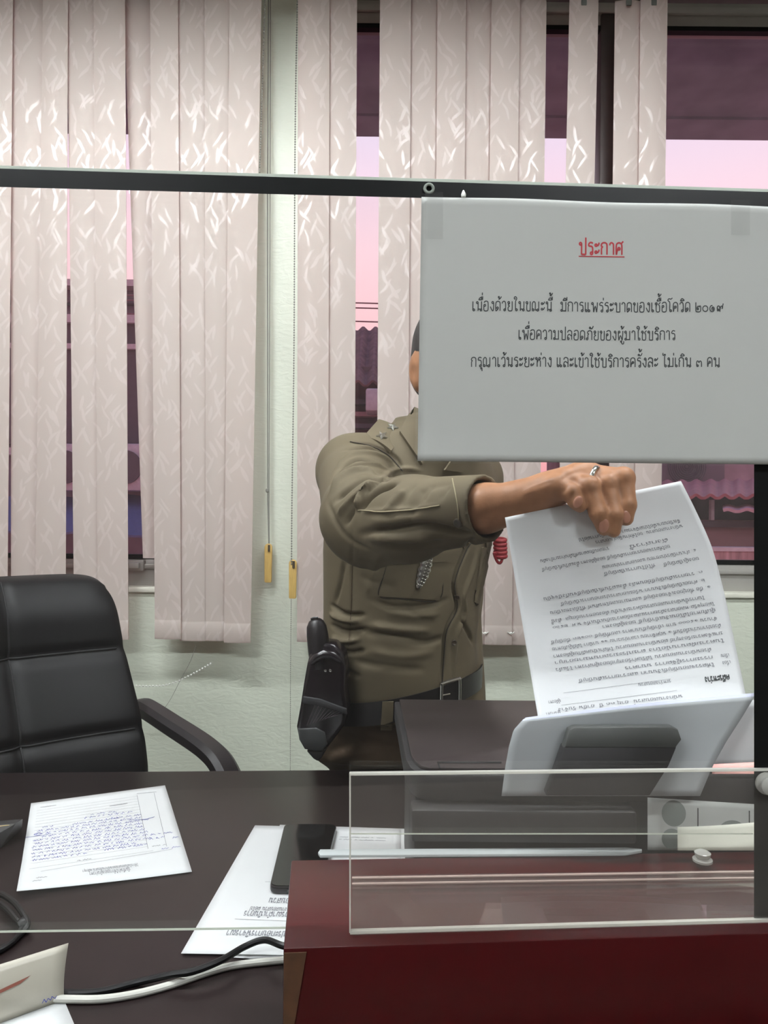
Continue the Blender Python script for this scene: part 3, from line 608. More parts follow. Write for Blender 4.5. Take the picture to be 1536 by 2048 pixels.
# low roofs seen under the notice on the right
y5 = 5.2
g = empty('shed', Py(1420, 1150, y5), 'low shed with red sheet roof and pink stained wall right of the held paper', 'shed')
def Z(py, y=y5): return Py(1420, py, y).z
corrugated((Py(1250, 0, y5 - .3).x, y5 - .3, Z(992, y5 - .3)), (Py(2000, 0, y5 - .3).x, y5 - .3, Z(985, y5 - .3)), (Py(2000, 0, y5 + .8).x, y5 + .8, Z(945, y5 + .8)), (Py(1250, 0, y5 + .8).x, y5 + .8, Z(965, y5 + .8)), 26, .012).build('roof', M_red, g)
m = MB(); m.box((Py(1250, 0, y5).x, y5, Z(1150)), (Py(2000, 0, y5).x, y5 + .1, Z(1040))); m.build('wall', M_conc, g)
m = MB(); m.box((Py(1250, 0, y5).x, y5 + .35, Z(1045)), (Py(2000, 0, y5).x, y5 + .4, Z(985))); m.build('recess', M_dkwin, g)
m = MB(); m.box((Py(1250, 0, y5).x, y5 - .08, Z(1054)), (Py(2000, 0, y5).x, y5 - .02, Z(1041))); m.build('gutter', mat('dark_gutter', (86, 70, 80), rough=.7), g)
m = MB(); m.box((Py(1420, 0, y5).x, y5 - .1, Z(1040)), (Py(1426, 0, y5).x, y5 - .06, Z(1000))); m.build('post', M_white, g)
corrugated((Py(1455, 0, y5 - .4).x, y5 - .4, Z(1018, y5 - .4)), (Py(2000, 0, y5 - .4).x, y5 - .4, Z(1010, y5 - .4)), (Py(2000, 0, y5 - .1).x, y5 - .1, Z(1000, y5 - .1)), (Py(1455, 0, y5 - .1).x, y5 - .1, Z(1010, y5 - .1)), 14, .008).build('lower_roof', mat('pale_pink_sheet', (176, 140, 150), rough=.6), g)
m = MB(); m.box((Py(1250, 0, y5 - .6).x, y5 - .6, -3.0), (Py(2000, 0, y5 - .6).x, y5 - .5, Z(1100, y5 - .6))); m.build('parapet', mat('pink_stained_parapet', (158, 126, 132), rough=.85, var=.45, scale=5, stretch=(6, 1, .6)), g)
m = MB(); m.box((Py(1250, 0, y5 - .62).x, y5 - .62, Z(1102, y5 - .6)), (Py(2000, 0, y5 - .6).x, y5 - .5, Z(1094, y5 - .6))); m.build('coping', M_white, g)
q = Py(1372, 938, y5 + 1.15); a_ = empty('air_conditioner', q + Vector((0, 0, -.3)), 'dark round condenser fan above the red shed roof', 'outdoor unit')
m = MB(); m.box((q.x - .3, q.y, q.z - .2), (q.x + .34, q.y + .3, q.z + .3), .02); m.build('casing', mat('violet_casing', (110, 92, 104), rough=.7), a_)
m = MB()
for k in range(9): m.tube([q + Vector((.018 * (k + 1) * math.cos(t), -.02, .018 * (k + 1) * math.sin(t) + .02)) for t in [2 * math.pi * i / 28 for i in range(28)]], .004, 5, closed=True)
m.build('fan_grille', M_dkwin, a_)
m = MB(); m.box((q.x - .8, q.y + .3, -3.0), (q.x + 4, q.y + 1.8, q.z + .32))
tag(m.build('far_building', mat('far_pink_wall', (168, 136, 146), rough=.85, var=.2, scale=6)), 'pale pink building wall just below the right notice edge, beyond the shed', 'building')
# ------------------------------------------------------------------ desk
HD = 0.78
M_desk = mat('dark_brown_laminate', (30, 23, 23), rough=0.3, spec=0.26, var=.06, scale=5, bump=.015, bscale=500)
dsk = empty('office_desk', (0, .95, 0), 'wide dark brown laminate desk carrying the papers, printer and red box', 'desk')
fl, fr = Pz(-17, 1545, HD), Pz(2000, 1528, HD)
tp = [Vector((fl.x, fl.y, HD)), Vector((fr.x, fr.y, HD)), Vector((fr.x, .46, HD)), Vector((fl.x, .46, HD))]
MB().prism([p - Vector((0, 0, .03)) for p in tp], (0, 0, .03), .0025).build('desk_top', M_desk, dsk)
for x in (fl.x + .05, fr.x - .08):
    MB().box((x, .5, 0), (x + .03, .98, HD - .03), .002).build('side_panel', M_desk, dsk)
MB().box((fl.x + .08, .56, .1), (fr.x - .08, .58, HD - .03), .002).build('modesty_panel', M_desk, dsk)

# ------------------------------------------------------------------ office chair
M_leather = mat('black_leatherette', (9, 9, 10), rough=.5, spec=.22, var=.12, scale=18, bump=.08, bscale=260)
M_plast = mat('black_plastic', (24, 20, 22), rough=.45, var=.08)
M_seam = mat('seam_black', (10, 10, 11), rough=.8)
ch = empty('office_chair', (-.6, 1.75, 0), 'black leatherette office chair with armrest on the left behind the desk', 'chair')
tdir = Vector((-.70, -.714, 0)).normalized(); fdir = Vector((.714, -.70, 0)).normalized(); up = Vector((0, 0, 1))
pr = Vector((-.61, 1.755, 0)); WB = .52; zb0, zb1 = .50, 1.098
def backpt(u, v, off=0.0):     # u 0..1 from the far right edge, v 0..1 bottom to top
    z = lerp(zb0, zb1, v)
    nar = .035 * max(0, v - .45) / .55 + .02 * max(0, (.3 - v) / .3)
    uu = lerp(nar, 1 - nar, u)
    lean = -.13 * (v - .45) + .03 * math.sin(v * 5)
    bow = .05 * (2 * uu - 1) ** 2
    return pr + tdir * (uu * WB) + fdir * (lean + bow + off) + up * z
def backsurf(side):
    nu, nv = 40, 60
    def fn(u, v):
        # rounded outline
        e = 1.0; cu = (2 * u - 1); cv = (2 * v - 1)
        r = .30; ax, ay = abs(cu), abs(cv); lx = 1 - r
        uu, vv = u, v
        edge = max((abs(cu) ** 8 + abs(cv) ** 8) ** (1 / 8.0), 1e-6)
        puff = max(0, 1 - abs(cu) ** 6) ** .5 * max(0, 1 - abs(cv) ** 10) ** .5
        # superellipse squeeze of the square grid
        k = max(abs(cu), abs(cv)); s_ = 1.0
        if k > 1e-6:
            nx, ny = cu / k, cv / k
            L8 = (abs(nx) ** 9 + abs(ny) ** 9) ** (1 / 9.0); s_ = lerp(1, 1 / L8, k ** 4)
        uu = .5 + .5 * cu * s_; vv = .5 + .5 * cv * s_
        groove = 0
        if side > 0:
            for gv in (.435, .72): groove += math.exp(-((vv - gv) / .022) ** 2)
            groove += .8 * math.exp(-((uu - .5) / .018) ** 2)
            head = .02 * math.exp(-((vv - .87) / .10) ** 2)
        else: head = 0
        off = (side * (.028 + .03 * puff) if True else 0) * (1 if puff > 0 else 0) - (.012 * groove * puff if side > 0 else 0) + head * puff
        if puff <= 0: off = 0
        return backpt(uu, vv, off)
    return fn, nu, nv
m = MB(); f1, nu, nv = backsurf(1); f2, _, _ = backsurf(-1)
g1 = [[f1(i / nu, j / nv) for i in range(nu + 1)] for j in range(nv + 1)]; g2 = [[f2(i / nu, j / nv) for i in range(nu + 1)] for j in range(nv + 1)]
W_ = nu + 1; fc = [(j * W_ + i, j * W_ + i + 1, (j + 1) * W_ + i + 1, (j + 1) * W_ + i) for j in range(nv) for i in range(nu)]
n_ = W_ * (nv + 1)
m.add([p for r_ in g1 for p in r_] + [p for r_ in g2 for p in r_], fc + [tuple(n_ + t for t in q[::-1]) for q in fc])
bk = m.build('backrest', M_leather, ch, sharp=80)
sm = MB()
for gv in (.435, .72): sm.tube([f1(i / 50, gv) + fdir * .004 for i in range(3, 48)], .0022, 6)
sm.tube([f1(.5, j / 60) + fdir * .003 for j in range(8, 60)], .002, 6)
sm.build('seam', M_seam, bk)
# seat
m = MB(); sc = pr + tdir * (WB / 2) + fdir * .27 + up * .46
Mx = Matrix((( -tdir.x, fdir.x, 0, sc.x), (-tdir.y, fdir.y, 0, sc.y), (0, 0, 1, sc.z), (0, 0, 0, 1)))
m.box((-.25, -.25, -.05), (.25, .25, .06), .045, Mx, 4); m.build('seat', M_leather, ch, sharp=60)
for s_ in (0, 1):
    base = pr + tdir * (-.035 if s_ == 0 else WB + .035)
    pts = [base + fdir * .0 + up * .775, base + fdir * .04 + up * .778, base + fdir * .15 + up * .765, base + fdir * .30 + up * .745, base + fdir * .365 + up * .72, base + fdir * .40 + up * .67, base + fdir * .40 + up * .58, base + fdir * .36 + up * .47, base + fdir * .25 + up * .43]
    m = MB(); cp = catmull(pts, 7)
    rings = []
    for i, p in enumerate(cp):
        t = (cp[min(i + 1, len(cp) - 1)] - cp[max(i - 1, 0)]).normalized(); sd = tdir; nn = t.cross(sd).normalized()
        k = i / (len(cp) - 1); hw = .026 if k < .6 else .02; hh = .019
        rings.append([p + sd * hw * a + nn * hh * b for a, b in ((-1, -.5), (-.6, -1), (.6, -1), (1, -.5), (1, .5), (.6, 1), (-.6, 1), (-1, .5))])
    m.loft(rings); m.build('armrest', M_plast, ch, sharp=40)
m = MB(); cc = sc; m.tube([cc + up * -.05, (cc.x, cc.y, .1)], .03, 14); m.build('gas_lift', M_plast, ch)
m = MB()
for k in range(5):
    a = 2 * math.pi * k / 5 + .3; m.tube([(cc.x, cc.y, .10), (cc.x + .28 * math.cos(a), cc.y + .28 * math.sin(a), .075)], [.028, .018], 8)
m.build('star_base', M_plast, ch)
for k in range(5):
    a = 2 * math.pi * k / 5 + .3; q = Vector((cc.x + .28 * math.cos(a), cc.y + .28 * math.sin(a), .03)); t = Vector((-math.sin(a), math.cos(a), 0))
    MB().lathe([(.001, -.02), (.028, -.018), (.03, 0), (.028, .018), (.001, .02)], q, t, 14).build('caster', M_plast, ch)

# ------------------------------------------------------------------ glass partition
def gd(px): return .594 / (1 - .052 * (px - PX0) / F)
def Gp(px, py, off=0.0): return P(px, py, gd(px) - off)
M_glass = glass('partition_glass', tint=(255, 255, 255), dust_veil=.006, dust_veil_col=(205, 212, 205))  # faint film stands in for reflected haze on the pane
M_gedge = mat('pale_green_glass_edge', (236, 242, 232), rough=.2, spec=.7, transl=.5)
part = empty('glass_partition', Gp(600, 1862), 'clear glass counter partition in a black metal frame', 'glass partition')
def gslab(name, pts, m_, off, th, parent, **kw):
    a = [Gp(x, y, off) for x, y in pts]; b = [Gp(x, y, off - th) for x, y in pts]
    mb = MB(); n = len(pts); mb.add(a + b, [tuple(range(n))[::-1], tuple(range(n, 2 * n))] + [(i, (i + 1) % n, n + (i + 1) % n, n + i) for i in range(n)])
    return mb.build(name, m_, parent, smooth=False, **kw)
def bar_y(px, t, b_): return (t, b_)
T = lambda px: 337 + px * (384 - 337) / 1536.0; Bm = lambda px: 374 + px * (414 - 374) / 1536.0
bt = lambda px: 1863.5 - px * (7.5 / 560)
gslab('pane', [(-500, T(-500) + 6), (1506, T(1506) + 6), (1506, 1668), (698, 1668), (698, bt(698) - 9), (572, bt(572) - 9), (572, bt(572)), (-500, bt(-500))], M_glass, 0, .005, part)
gslab('bottom_edge', [(-500, bt(-500) - 2.5), (571, bt(571) - 2.5), (571, bt(571) + 2.2), (-500, bt(-500) + 2.2)], M_gedge, .0006, .006, part, label='bright ground lower edge of the glass')
gslab('notch_edge', [(698, 1666.3), (1506, 1666.3), (1506, 1669), (698, 1669)], M_gedge, .0004, .0055, part)
gslab('top_edge', [(-500, T(-500) - 6), (1560, T(1560) - 6), (1560, T(1560) + 1), (-500, T(-500) + 1)], M_gedge, -.004, .006, part)
rail = gslab('top_rail', [(-500, T(-500)), (1580, T(1580)), (1580, Bm(1580)), (-500, Bm(-500))], M_blackframe, .004, .016, part)
gslab('rail_lip', [(-500, Bm(-500) - 11), (1580, Bm(1580) - 9), (1580, Bm(1580)), (-500, Bm(-500))], M_blackframe, .0065, .0035, part)
gslab('post', [(1508, Bm(1508) - 2), (1580, Bm(1580) - 2), (1580, 1872), (1508, 1874)], M_blackframe, .002, .014, part)
q = Gp(858, 377, .006); m = MB()
m.tube([q + RX * (.0034 * math.cos(t)) + UX * (.0034 * math.sin(t)) for t in [2 * math.pi * k / 20 for k in range(20)]], .0012, 8, closed=True); m.build('suction_ring', mat('clear_ring', (150, 158, 150), rough=.15), part)
q = Gp(927, 389, .008); m = MB(); m.lathe([(.0005, -.003), (.0018, -.002), (.002, .0), (.0012, .002), (.0004, .0035)], q, UX, 12); m.build('screw_head', mat('white_screw', (225, 228, 222), rough=.2), part)

# notice
M_notice = mat('notice_paper', (196, 198, 194), rough=.8, var=.02, scale=8, transl=.22, trans_col=(190, 192, 188))
M_redink = mat('red_ink', (170, 44, 52), rough=.7); M_ink = mat('black_ink', (52, 55, 56), rough=.7)
ntc = empty('notice', Gp(1200, 922, .008), 'white printed notice sheet with red heading taped to the partition', 'notice')
def top_n(px): return 393 + (px - 843) * (20 / 693.0) + 1.2 * math.sin(px / 60.0)
def bot_n(px): return 922 + (px - 835) * (7 / 700.0)
def nsurf(u, v, off=0.0):
    px = lerp(lerp(843, 835, v), lerp(1566, 1566, v), u)
    py = lerp(top_n(px), bot_n(px), v)
    lift = .0010 + .0012 * max(0, .3 - v) * (math.sin(u * 9) + 1) + (.0015 * max(0, v - .9) * 10 * math.exp(-(u / .2) ** 2))
    return Gp(px, py, .0068 + lift + off)
m = MB(); m.sheet(lambda u, v: nsurf(u, v), 48, 36, .0003); pg = m.build('sheet', M_notice, ntc, sharp=180)
def on_notice(x, y): return nsurf((x - 841) / 727.0, (y - 396 - (x - 841) * .016) / 528.0, .0005)
def put_line(mb, s, x0, x1, yb, slope, wd):
    st, wtot = text_strokes(s); k = (x1 - x0) / wtot
    hk_ = k * 1.12
    ribbons(mb, st, wd, lambda a, b: on_notice(x0 + a * k, yb + a * k * slope - b * hk_))
m = MB(); put_line(m, 'ประกาศ', 1159, 1250, 508, .0, .14)
m.add([on_notice(1158, 511), on_notice(1250, 511), on_notice(1250, 513), on_notice(1158, 513)], [(0, 1, 2, 3)])
m.build('heading', M_redink, ntc, smooth=False, clean=False, label='underlined red heading')
m = MB()
put_line(m, 'เนื่องด้วยในขณะนี้  มีการแพร่ระบาดของเชื้อโควิด ๒๐๑๙', 946, 1450, 624, .0, .115)
put_line(m, 'เพื่อความปลอดภัยของผู้มาใช้บริการ', 1039, 1355, 681, .0, .115)
put_line(m, 'กรุณาเว้นระยะห่าง และเข้าใช้บริการครั้งละ ไม่เกิน ๓ คน', 945, 1444, 736, .0, .115)
m.build('printed_text', M_ink, ntc, smooth=False, clean=False)
M_tape = glass('clear_tape', tint=(255, 255, 255), dust_veil=.012)
def tape(px0, py0, px1, py1):
    m = MB(); m.sheet(lambda u, v: Gp(lerp(px0, px1, u), lerp(py0, py1, v), .0105), 4, 4, .0002); return m.build('tape', M_tape, ntc, smooth=False)
tape(850, 384, 886, 478); tape(1462, 400, 1500, 470)

# ------------------------------------------------------------------ red box on the desk
HB = .917
M_redbox = mat('dark_red_painted_board', (56, 3, 5), rough=.33, spec=.44, var=.05, scale=12)
M_rawedge = mat('worn_brown_edge', (70, 44, 24), rough=.7, var=.35, scale=40)
b4 = [Pz(567, 1897, HB), Pz(1950, 1853, HB), Pz(1950, 1693, HB), Pz(583, 1720, HB)]
rb = empty('red_box', (b4[0] + b4[2]) / 2 * 1.0 - Vector((0, 0, HB - HD)), 'dark red wooden box standing on the desk under the acrylic tray', 'box')
m = MB(); bt4 = [Vector((p.x, p.y, HD + .0005)) for p in b4]; bt4[0] = bt4[0] + Vector((0.001, 0, 0))
m.prism([Vector((p.x, p.y, HD + .0005)) for p in b4], (0, 0, HB - HD - .0005), .0015); m.build('body', M_redbox, rb, sharp=30)
a, b_ = P(569, 1899, b4[0].y - .0012), P(612, 1897, b4[0].y + .0012)
m = MB(); fa = b4[0]; fdirx = (b4[1] - b4[0]).normalized(); fn_ = Vector((fdirx.y, -fdirx.x, 0)) * .0012
pts = [fa + fdirx * .0005 - up * .003, fa + fdirx * .0175 - up * .003, fa + fdirx * .0085 - up * .06, fa + fdirx * .0065 - up * .135, fa + fdirx * .0005 - up * .135]
m.prism([p + fn_ for p in pts], -fn_ * .9, .0); m.build('edge_strip', M_rawedge, rb, smooth=False, label='worn bare brown wood strip on the front left corner')

# ------------------------------------------------------------------ acrylic tray on the red box
M_acr = glass('clear_acrylic', tint=(255, 254, 253), dust_veil=.06, dust_veil_col=(200, 198, 192), dust_veil_scale=14)  # the diffuse film paints a pale reflected veil over the acrylic
M_aedge = mat('painted_edge_glow', (236, 236, 228), rough=.15, spec=.7, transl=.4)  # pale edge colour paints the light guided through the acrylic
tr = empty('acrylic_tray', Gp(1100, 1862, .012), 'clear acrylic document tray standing on top of the red box', 'tray')
yt = lambda px: 1549 - (px - 700) * (9 / 836.0); yb = lambda px: 1866 - (px - 700) * (24 / 836.0)
def acr_quad(name, pa, pb, pc, pd, th, m_, **kw):
    nn = (pb - pa).cross(pd - pa).normalized() * th; mb = MB(); mb.hexa([pa, pb, pc, pd], [p + nn for p in (pa, pb, pc, pd)]); return mb.build(name, m_, tr, smooth=False, **kw)
XE = 1950
d0 = lambda px: Pz(px, yb(px), HB + .001).y
def AP(px, py, off=0): return P(px, py, d0(px) - off)
acr_quad('front_plate', AP(700, yb(700)), AP(XE, yb(XE)), AP(XE, yt(XE)), AP(700, yt(700)), .003, M_acr)
for (y0_, hw) in ((yt, 2.3), (yb, 2.8)):
    m = MB(); pa = [AP(700, y0_(700) - hw, .0005), AP(XE, y0_(XE) - hw, .0005), AP(XE, y0_(XE) + hw, .0005), AP(700, y0_(700) + hw, .0005)]
    m.hexa(pa, [p + DX * .004 for p in pa]); m.build('plate_edge', M_aedge, tr, smooth=False, label='acrylic edge with guided light painted in pale')
m = MB(); pa = [AP(698.5, yt(700) - 2, .0005), AP(701.5, yt(700) - 2, .0005), AP(701.5, yb(700), .0005), AP(698.5, yb(700), .0005)]; m.hexa(pa, [p + DX * .004 for p in pa]); m.build('plate_edge', M_aedge, tr, smooth=False)
# base plate and its back edge, doubled by a strip for the edge's reflection
zb_ = HB + .001
bp4 = [Pz(704, yb(704) - 3, zb_), Pz(XE, yb(XE) - 3, zb_), Pz(XE, 1740, zb_), Pz(704, 1757, zb_)]
m = MB(); m.hexa(bp4, [p + up * .003 for p in bp4]); m.build('base_plate', M_acr, tr, smooth=False)
for (ya, yb2, zo) in ((1757, 1738, .004), (1769, 1751, .0042)):
    pa = [Pz(704, ya - 1.6, zb_ + zo), Pz(XE, yb2 - 1.6, zb_ + zo), Pz(XE, yb2 + 1.4, zb_ + zo), Pz(704, ya + 1.4, zb_ + zo)]
    m = MB(); m.hexa(pa, [p + up * .001 for p in pa]); m.build('edge_and_reflection', mat('dull_edge_and_reflection', (168, 150, 142), rough=.2, spec=.6), tr, smooth=False)
for (px, py, d, ax, nm) in ((1405, 1722, None, up, 'fixing_knob'), (1532, 1566, 'f', -DX, 'fixing_knob')):
    q = Pz(px, py, zb_ + .004) if d is None else AP(px, py, .001)
    m = MB(); m.lathe([(.009, 0), (.009, .002), (.0055, .003), (.007, .005), (.0075, .008), (.004, .010), (.0005, .0105)], q, ax, 20); m.build(nm, mat('clear_knob', (196, 196, 190), rough=.08, spec=.9, transl=.35), tr, sharp=50)

# ruler along the back edge of the box
M_rul = mat('frosted_clear_plastic', (208, 214, 214), rough=.2, spec=.6, transl=.45)
zr_ = HB + .001
ra, rb_ = Pz(641, 1705, zr_), Pz(1286, 1705, zr_)
rl = tag(MB().prism([Pz(640, 1716, zr_ + .0), Pz(1250, 1712, zr_), Pz(1284, 1706, zr_), Pz(1284, 1703, zr_), Pz(1250, 1700, zr_), Pz(640, 1704, zr_), Pz(636, 1710, zr_)], (0, 0, .0028), .0006).build('ruler', M_rul, sharp=40), 'frosted clear plastic ruler lying along the back edge of the red box', 'ruler')
# ------------------------------------------------------------------ printer
M_prn = mat('matt_black_printer', (34, 33, 34), rough=.5, var=.06, bump=.03, bscale=900)
M_lid = mat('satin_dark_lid', (52, 46, 46), rough=.32, spec=.5, var=.05)
HP = .989
ptr = empty('printer', (.26, .9, HD), 'black desktop printer with flat lid behind the acrylic tray', 'printer')
yn, yf = .752, 1.04
def lidpt(px, py, z=HP): return Pz(px, py, z)
m = MB()
xl = lidpt(816, 1512).x + .004
m.box((xl, .758, HD + .006), (.50, 1.03, HP - .03), .008); m.build('body', M_prn, ptr)
arc = [lidpt(789, 1398), lidpt(800, 1455), lidpt(811, 1512), lidpt(820, 1528), lidpt(834, 1539), lidpt(852, 1543)]
far_r, near_r = Vector((.52, lidpt(789, 1398).y, HP)), Vector((.52, lidpt(852, 1543).y, HP))
m = MB(); m.prism([p - up * .03 for p in arc] + [near_r - up * .03, far_r - up * .03], (0, 0, .027), .003); m.build('lid_rim', M_prn, ptr)
arc2 = [lidpt(799, 1399), lidpt(811, 1455), lidpt(822, 1508), lidpt(830, 1522), lidpt(842, 1532), lidpt(858, 1536)]
m = MB(); m.prism([p - up * .004 for p in arc2] + [Vector((.512, lidpt(858, 1536).y, HP - .004)), Vector((.512, far_r.y - .003, HP - .004))], (0, 0, .0045), .001); ld = m.build('lid', M_lid, ptr)
m = MB(); q = [lidpt(876, 1526, HP + .0008), lidpt(1003, 1526, HP + .0008), lidpt(1003, 1523, HP + .0008), lidpt(874, 1523, HP + .0008)]
m.prism(q, (0, 0, -.0006)); q2 = [lidpt(878, 1536, HP + .0008), lidpt(881, 1536, HP + .0008), lidpt(877, 1523, HP + .0008), lidpt(874, 1523, HP + .0008)]
m.prism(q2, (0, 0, -.0006)); m.build('lid_groove', mat('groove_black', (8, 8, 8), rough=.9), ptr, smooth=False)
for i in range(2):
    MB().box((xl + .03 + .4 * i, .78 , HD), (xl + .06 + .4 * i, .81, HD + .008)).build('foot', M_prn, ptr)
    MB().box((xl + .03 + .4 * i, .98 , HD), (xl + .06 + .4 * i, 1.01, HD + .008)).build('foot', M_prn, ptr)
# rear feed flap that carries the sheets (faces the visitor)
def FP(px, py, d): return P(px, py, d)
m = MB(); fa = [FP(1139, 1460, .722), FP(1150, 1455, .722), FP(1345, 1454, .722), FP(1357, 1460, .722), FP(1364, 1480, .720), FP(1352, 1496, .718), FP(1128, 1496, .718), FP(1134, 1475, .720)]
m.prism(fa, (0, .012, 0), .002); m.build('feed_flap_lip', mat('dark_grey_plastic', (66, 68, 66), rough=.45), ptr, label='lighter grey lip of the paper support')
m = MB(); fb = [FP(1128, 1494, .719), FP(1354, 1494, .719), FP(1338, 1532, .716), FP(1300, 1592, .712), FP(1092, 1592, .712), FP(1112, 1540, .716)]
m.prism(fb, (0, .014, .0), .0015); m.build('feed_flap', M_prn, ptr)
m = MB(); m.box((.03, .728, .925), (.252, .757, .957), .003); m.build('feed_slot', M_prn, ptr)
# ------------------------------------------------------------------ sheets in the rear feed
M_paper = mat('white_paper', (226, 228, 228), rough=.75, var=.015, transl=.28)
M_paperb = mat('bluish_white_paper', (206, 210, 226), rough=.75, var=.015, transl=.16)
M_feed = mat('shaded_white_paper', (160, 164, 165), rough=.75, var=.015, transl=.1)  # white paper with its shade painted in as grey
Lft = [(1043, 1440), (1027, 1458), (1018, 1490), (1010, 1535), (1003, 1590)]
Rgt = [(1509, 1391), (1484, 1432), (1452, 1482), (1424, 1532), (1400, 1590)]
Lc = [Vector((a, b, 0)) for a, b in Lft]; Rc = [Vector((a, b, 0)) for a, b in Rgt]
def polyat(C_, t):
    x = t * (len(C_) - 1); i = min(int(x), len(C_) - 2); return C_[i].lerp(C_[i + 1], x - i)
def mkstack(k, dd, ofs):
    def fn(u, v):
        a, b = polyat(Lc, v), polyat(Rc, v); p = a.lerp(b, u)
        py = p.y + ofs[1] - 5 * math.sin(math.pi * u) * (1 - v) * .6; px = p.x + ofs[0] * (1 - u)
        d = .738 - .008 * v + dd + .012 * (u * u) * (1 - v) + .004 * math.sin(math.pi * u)
        return P(px, py, d)
    m = MB(); m.sheet(fn, 26, 18, .0004); return m
for k, (dd, ofs, lb, mm) in enumerate(((0, (0, 2), 'front white sheet with shade painted grey standing in the printer feed, its back to the visitor', M_paper), (.0022, (4, -2), 'bluish sheet standing directly behind the front feed sheet', M_paperb), (.0044, (8, -5), 'rearmost sheet of the three standing in the printer feed', M_paperb))):
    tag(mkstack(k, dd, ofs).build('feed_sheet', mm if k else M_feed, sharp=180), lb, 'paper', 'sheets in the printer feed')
m = MB(); ws = [(1509, 1396), (1509, 1530), (1425, 1536), (1440, 1500), (1470, 1450)]
m.sheet(lambda u, v: P(lerp(1416, 1530, u), lerp(1400, 1534, v), .765 - .004 * u), 8, 8, .0004)
tag(m.build('paper_sheet', M_paper, sharp=180), 'white sheet standing upright between the feed sheets and the black post', 'paper')
m = MB(); m.sheet(lambda u, v: P(lerp(1424, 1540, u), lerp(1529 - 6 * u, 1548, v), .752 - .012 * v), 6, 4, .0004)
pk = tag(m.build('pink_note', mat('pink_paper', (226, 172, 164), rough=.8), sharp=180), 'small pink note lying on the printer beside the black post', 'note')
# document with stamps and a folded slip behind the acrylic
M_doc = mat('grey_white_document', (196, 200, 196), rough=.75, transl=.1)
dsp = lambda u, v, o=0: P(lerp(1295, 1700, u), lerp(1595, 1700, v) + lerp(0, 25, u) * (1 - v), .741 - o - .004 * v)
m = MB(); m.sheet(lambda u, v: dsp(u, v), 14, 8, .0004); ds = tag(m.build('stamped_document', M_doc, sharp=180), 'grey document with round stamps leaning on the printer behind the acrylic', 'document')
for (cx, cy, rx, ry) in ((.13, .28, .06, .26), (.42, .62, .07, .25), (.12, .78, .05, .2)):
    m = MB(); ring = [dsp(cx + rx * math.cos(t), cy + ry * math.sin(t), .0006) for t in [2 * math.pi * k / 24 for k in range(24)]]
    m.add(ring + [dsp(cx, cy, .0006)], [(k, (k + 1) % 24, 24) for k in range(24)]); m.build('stamp', mat('faded_stamp_ink', (128, 136, 132), rough=.8), ds, smooth=False, clean=False)
for x in (.246, .50): m = MB(); m.add([dsp(x, .15, .0007), dsp(x + .006, .15, .0007), dsp(x + .006, .85, .0007), dsp(x, .85, .0007)], [(0, 1, 2, 3)]); m.build('ruled_line', M_ink, ds, smooth=False, clean=False)
m = MB(); m.sheet(lambda u, v: P(lerp(1355, 1700, u), lerp(1654 - 34 * u ** 1.6, 1701, v), .722 - .010 * v - .004 * math.sin(3 * u)), 14, 6, .0006)
tag(m.build('folded_slip', mat('cream_slip', (214, 216, 202), rough=.75, transl=.1), sharp=180), 'cream folded paper slip in front of the stamped document', 'paper')

# ------------------------------------------------------------------ papers on the desk
def desk_sheet(name, corners, z, label, curl=None, mm=M_paper, cat='paper', group=None):
    c = [Pz(x, y, HD + .0006) for x, y in corners]     # TL TR BR BL
    def fn(u, v):
        p = c[0].lerp(c[1], u).lerp(c[3].lerp(c[2], u), v)
        return p + up * (z + (curl(u, v) if curl else 0))
    m = MB(); m.sheet(lambda u, v: fn(u, 1 - v), 20, 20, .0003)
    return tag(m.build(name, mm, sharp=180), label, cat, group), fn
form, fform = desk_sheet('form', [(62, 1608), (330, 1572), (384, 1745), (33, 1793)], .0012, 'white form filled with blue handwriting lying on the left of the desk', lambda u, v: .006 * max(0, v - .7) * 3 * (1 - u) ** 2)
M_blueink = mat('blue_pen_ink', (66, 74, 160), rough=.6); M_grey = mat('grey_print', (118, 120, 126), rough=.7)
def line3(mb, pts, fn, wd):
    for a, b in zip(pts[:-1], pts[1:]):
        a = Vector((a[0], a[1], 0)); b = Vector((b[0], b[1], 0)); t = (b - a); t = t.normalized() if t.length > 1e-9 else Vector((1, 0, 0)); n_ = Vector((-t.y * .8, t.x, 0)) * wd / 2
        mb.add([fn(*(a + n_).xy), fn(*(b + n_).xy), fn(*(b - n_).xy), fn(*(a - n_).xy)], [(0, 1, 2, 3)])
fo = lambda u, v: fform(u, v) + up * .0005
rnd = random.Random(3)
pk_ = MB(); bl = MB()
# the sheet is turned away from us: its head lies at our lower edge
line3(pk_, [(.77, .09), (.77, .74)], fo, .003); line3(pk_, [(.90, .09), (.89, .74)], fo, .003); line3(pk_, [(.77, .07), (.92, .08)], fo, .004)
for k in range(18): line3(pk_, [(.05, .12 + k * .036), (.77, .105 + k * .036)], fo, .0012)
line3(pk_, [(.07, .08), (.18, .08)], fo, .004); line3(pk_, [(.56, .19), (.69, .185)], fo, .004)
def scrib(mb, u0, u1, v, amp, wd, dens=90, fn=fo):
    x = u0
    while x < u1:
        wl_ = rnd.uniform(.02, .07); n_ = max(4, int(wl_ * dens * 2)); pts = []
        for k in range(n_):
            pts.append((x + wl_ * k / n_ + rnd.uniform(-.004, .004), v + amp * (math.sin(k * 2.2 + rnd.uniform(-.8, .8))) * rnd.uniform(.4, 1.2)))
        line3(mb, pts, fn, wd); x += wl_ + rnd.uniform(.004, .016)
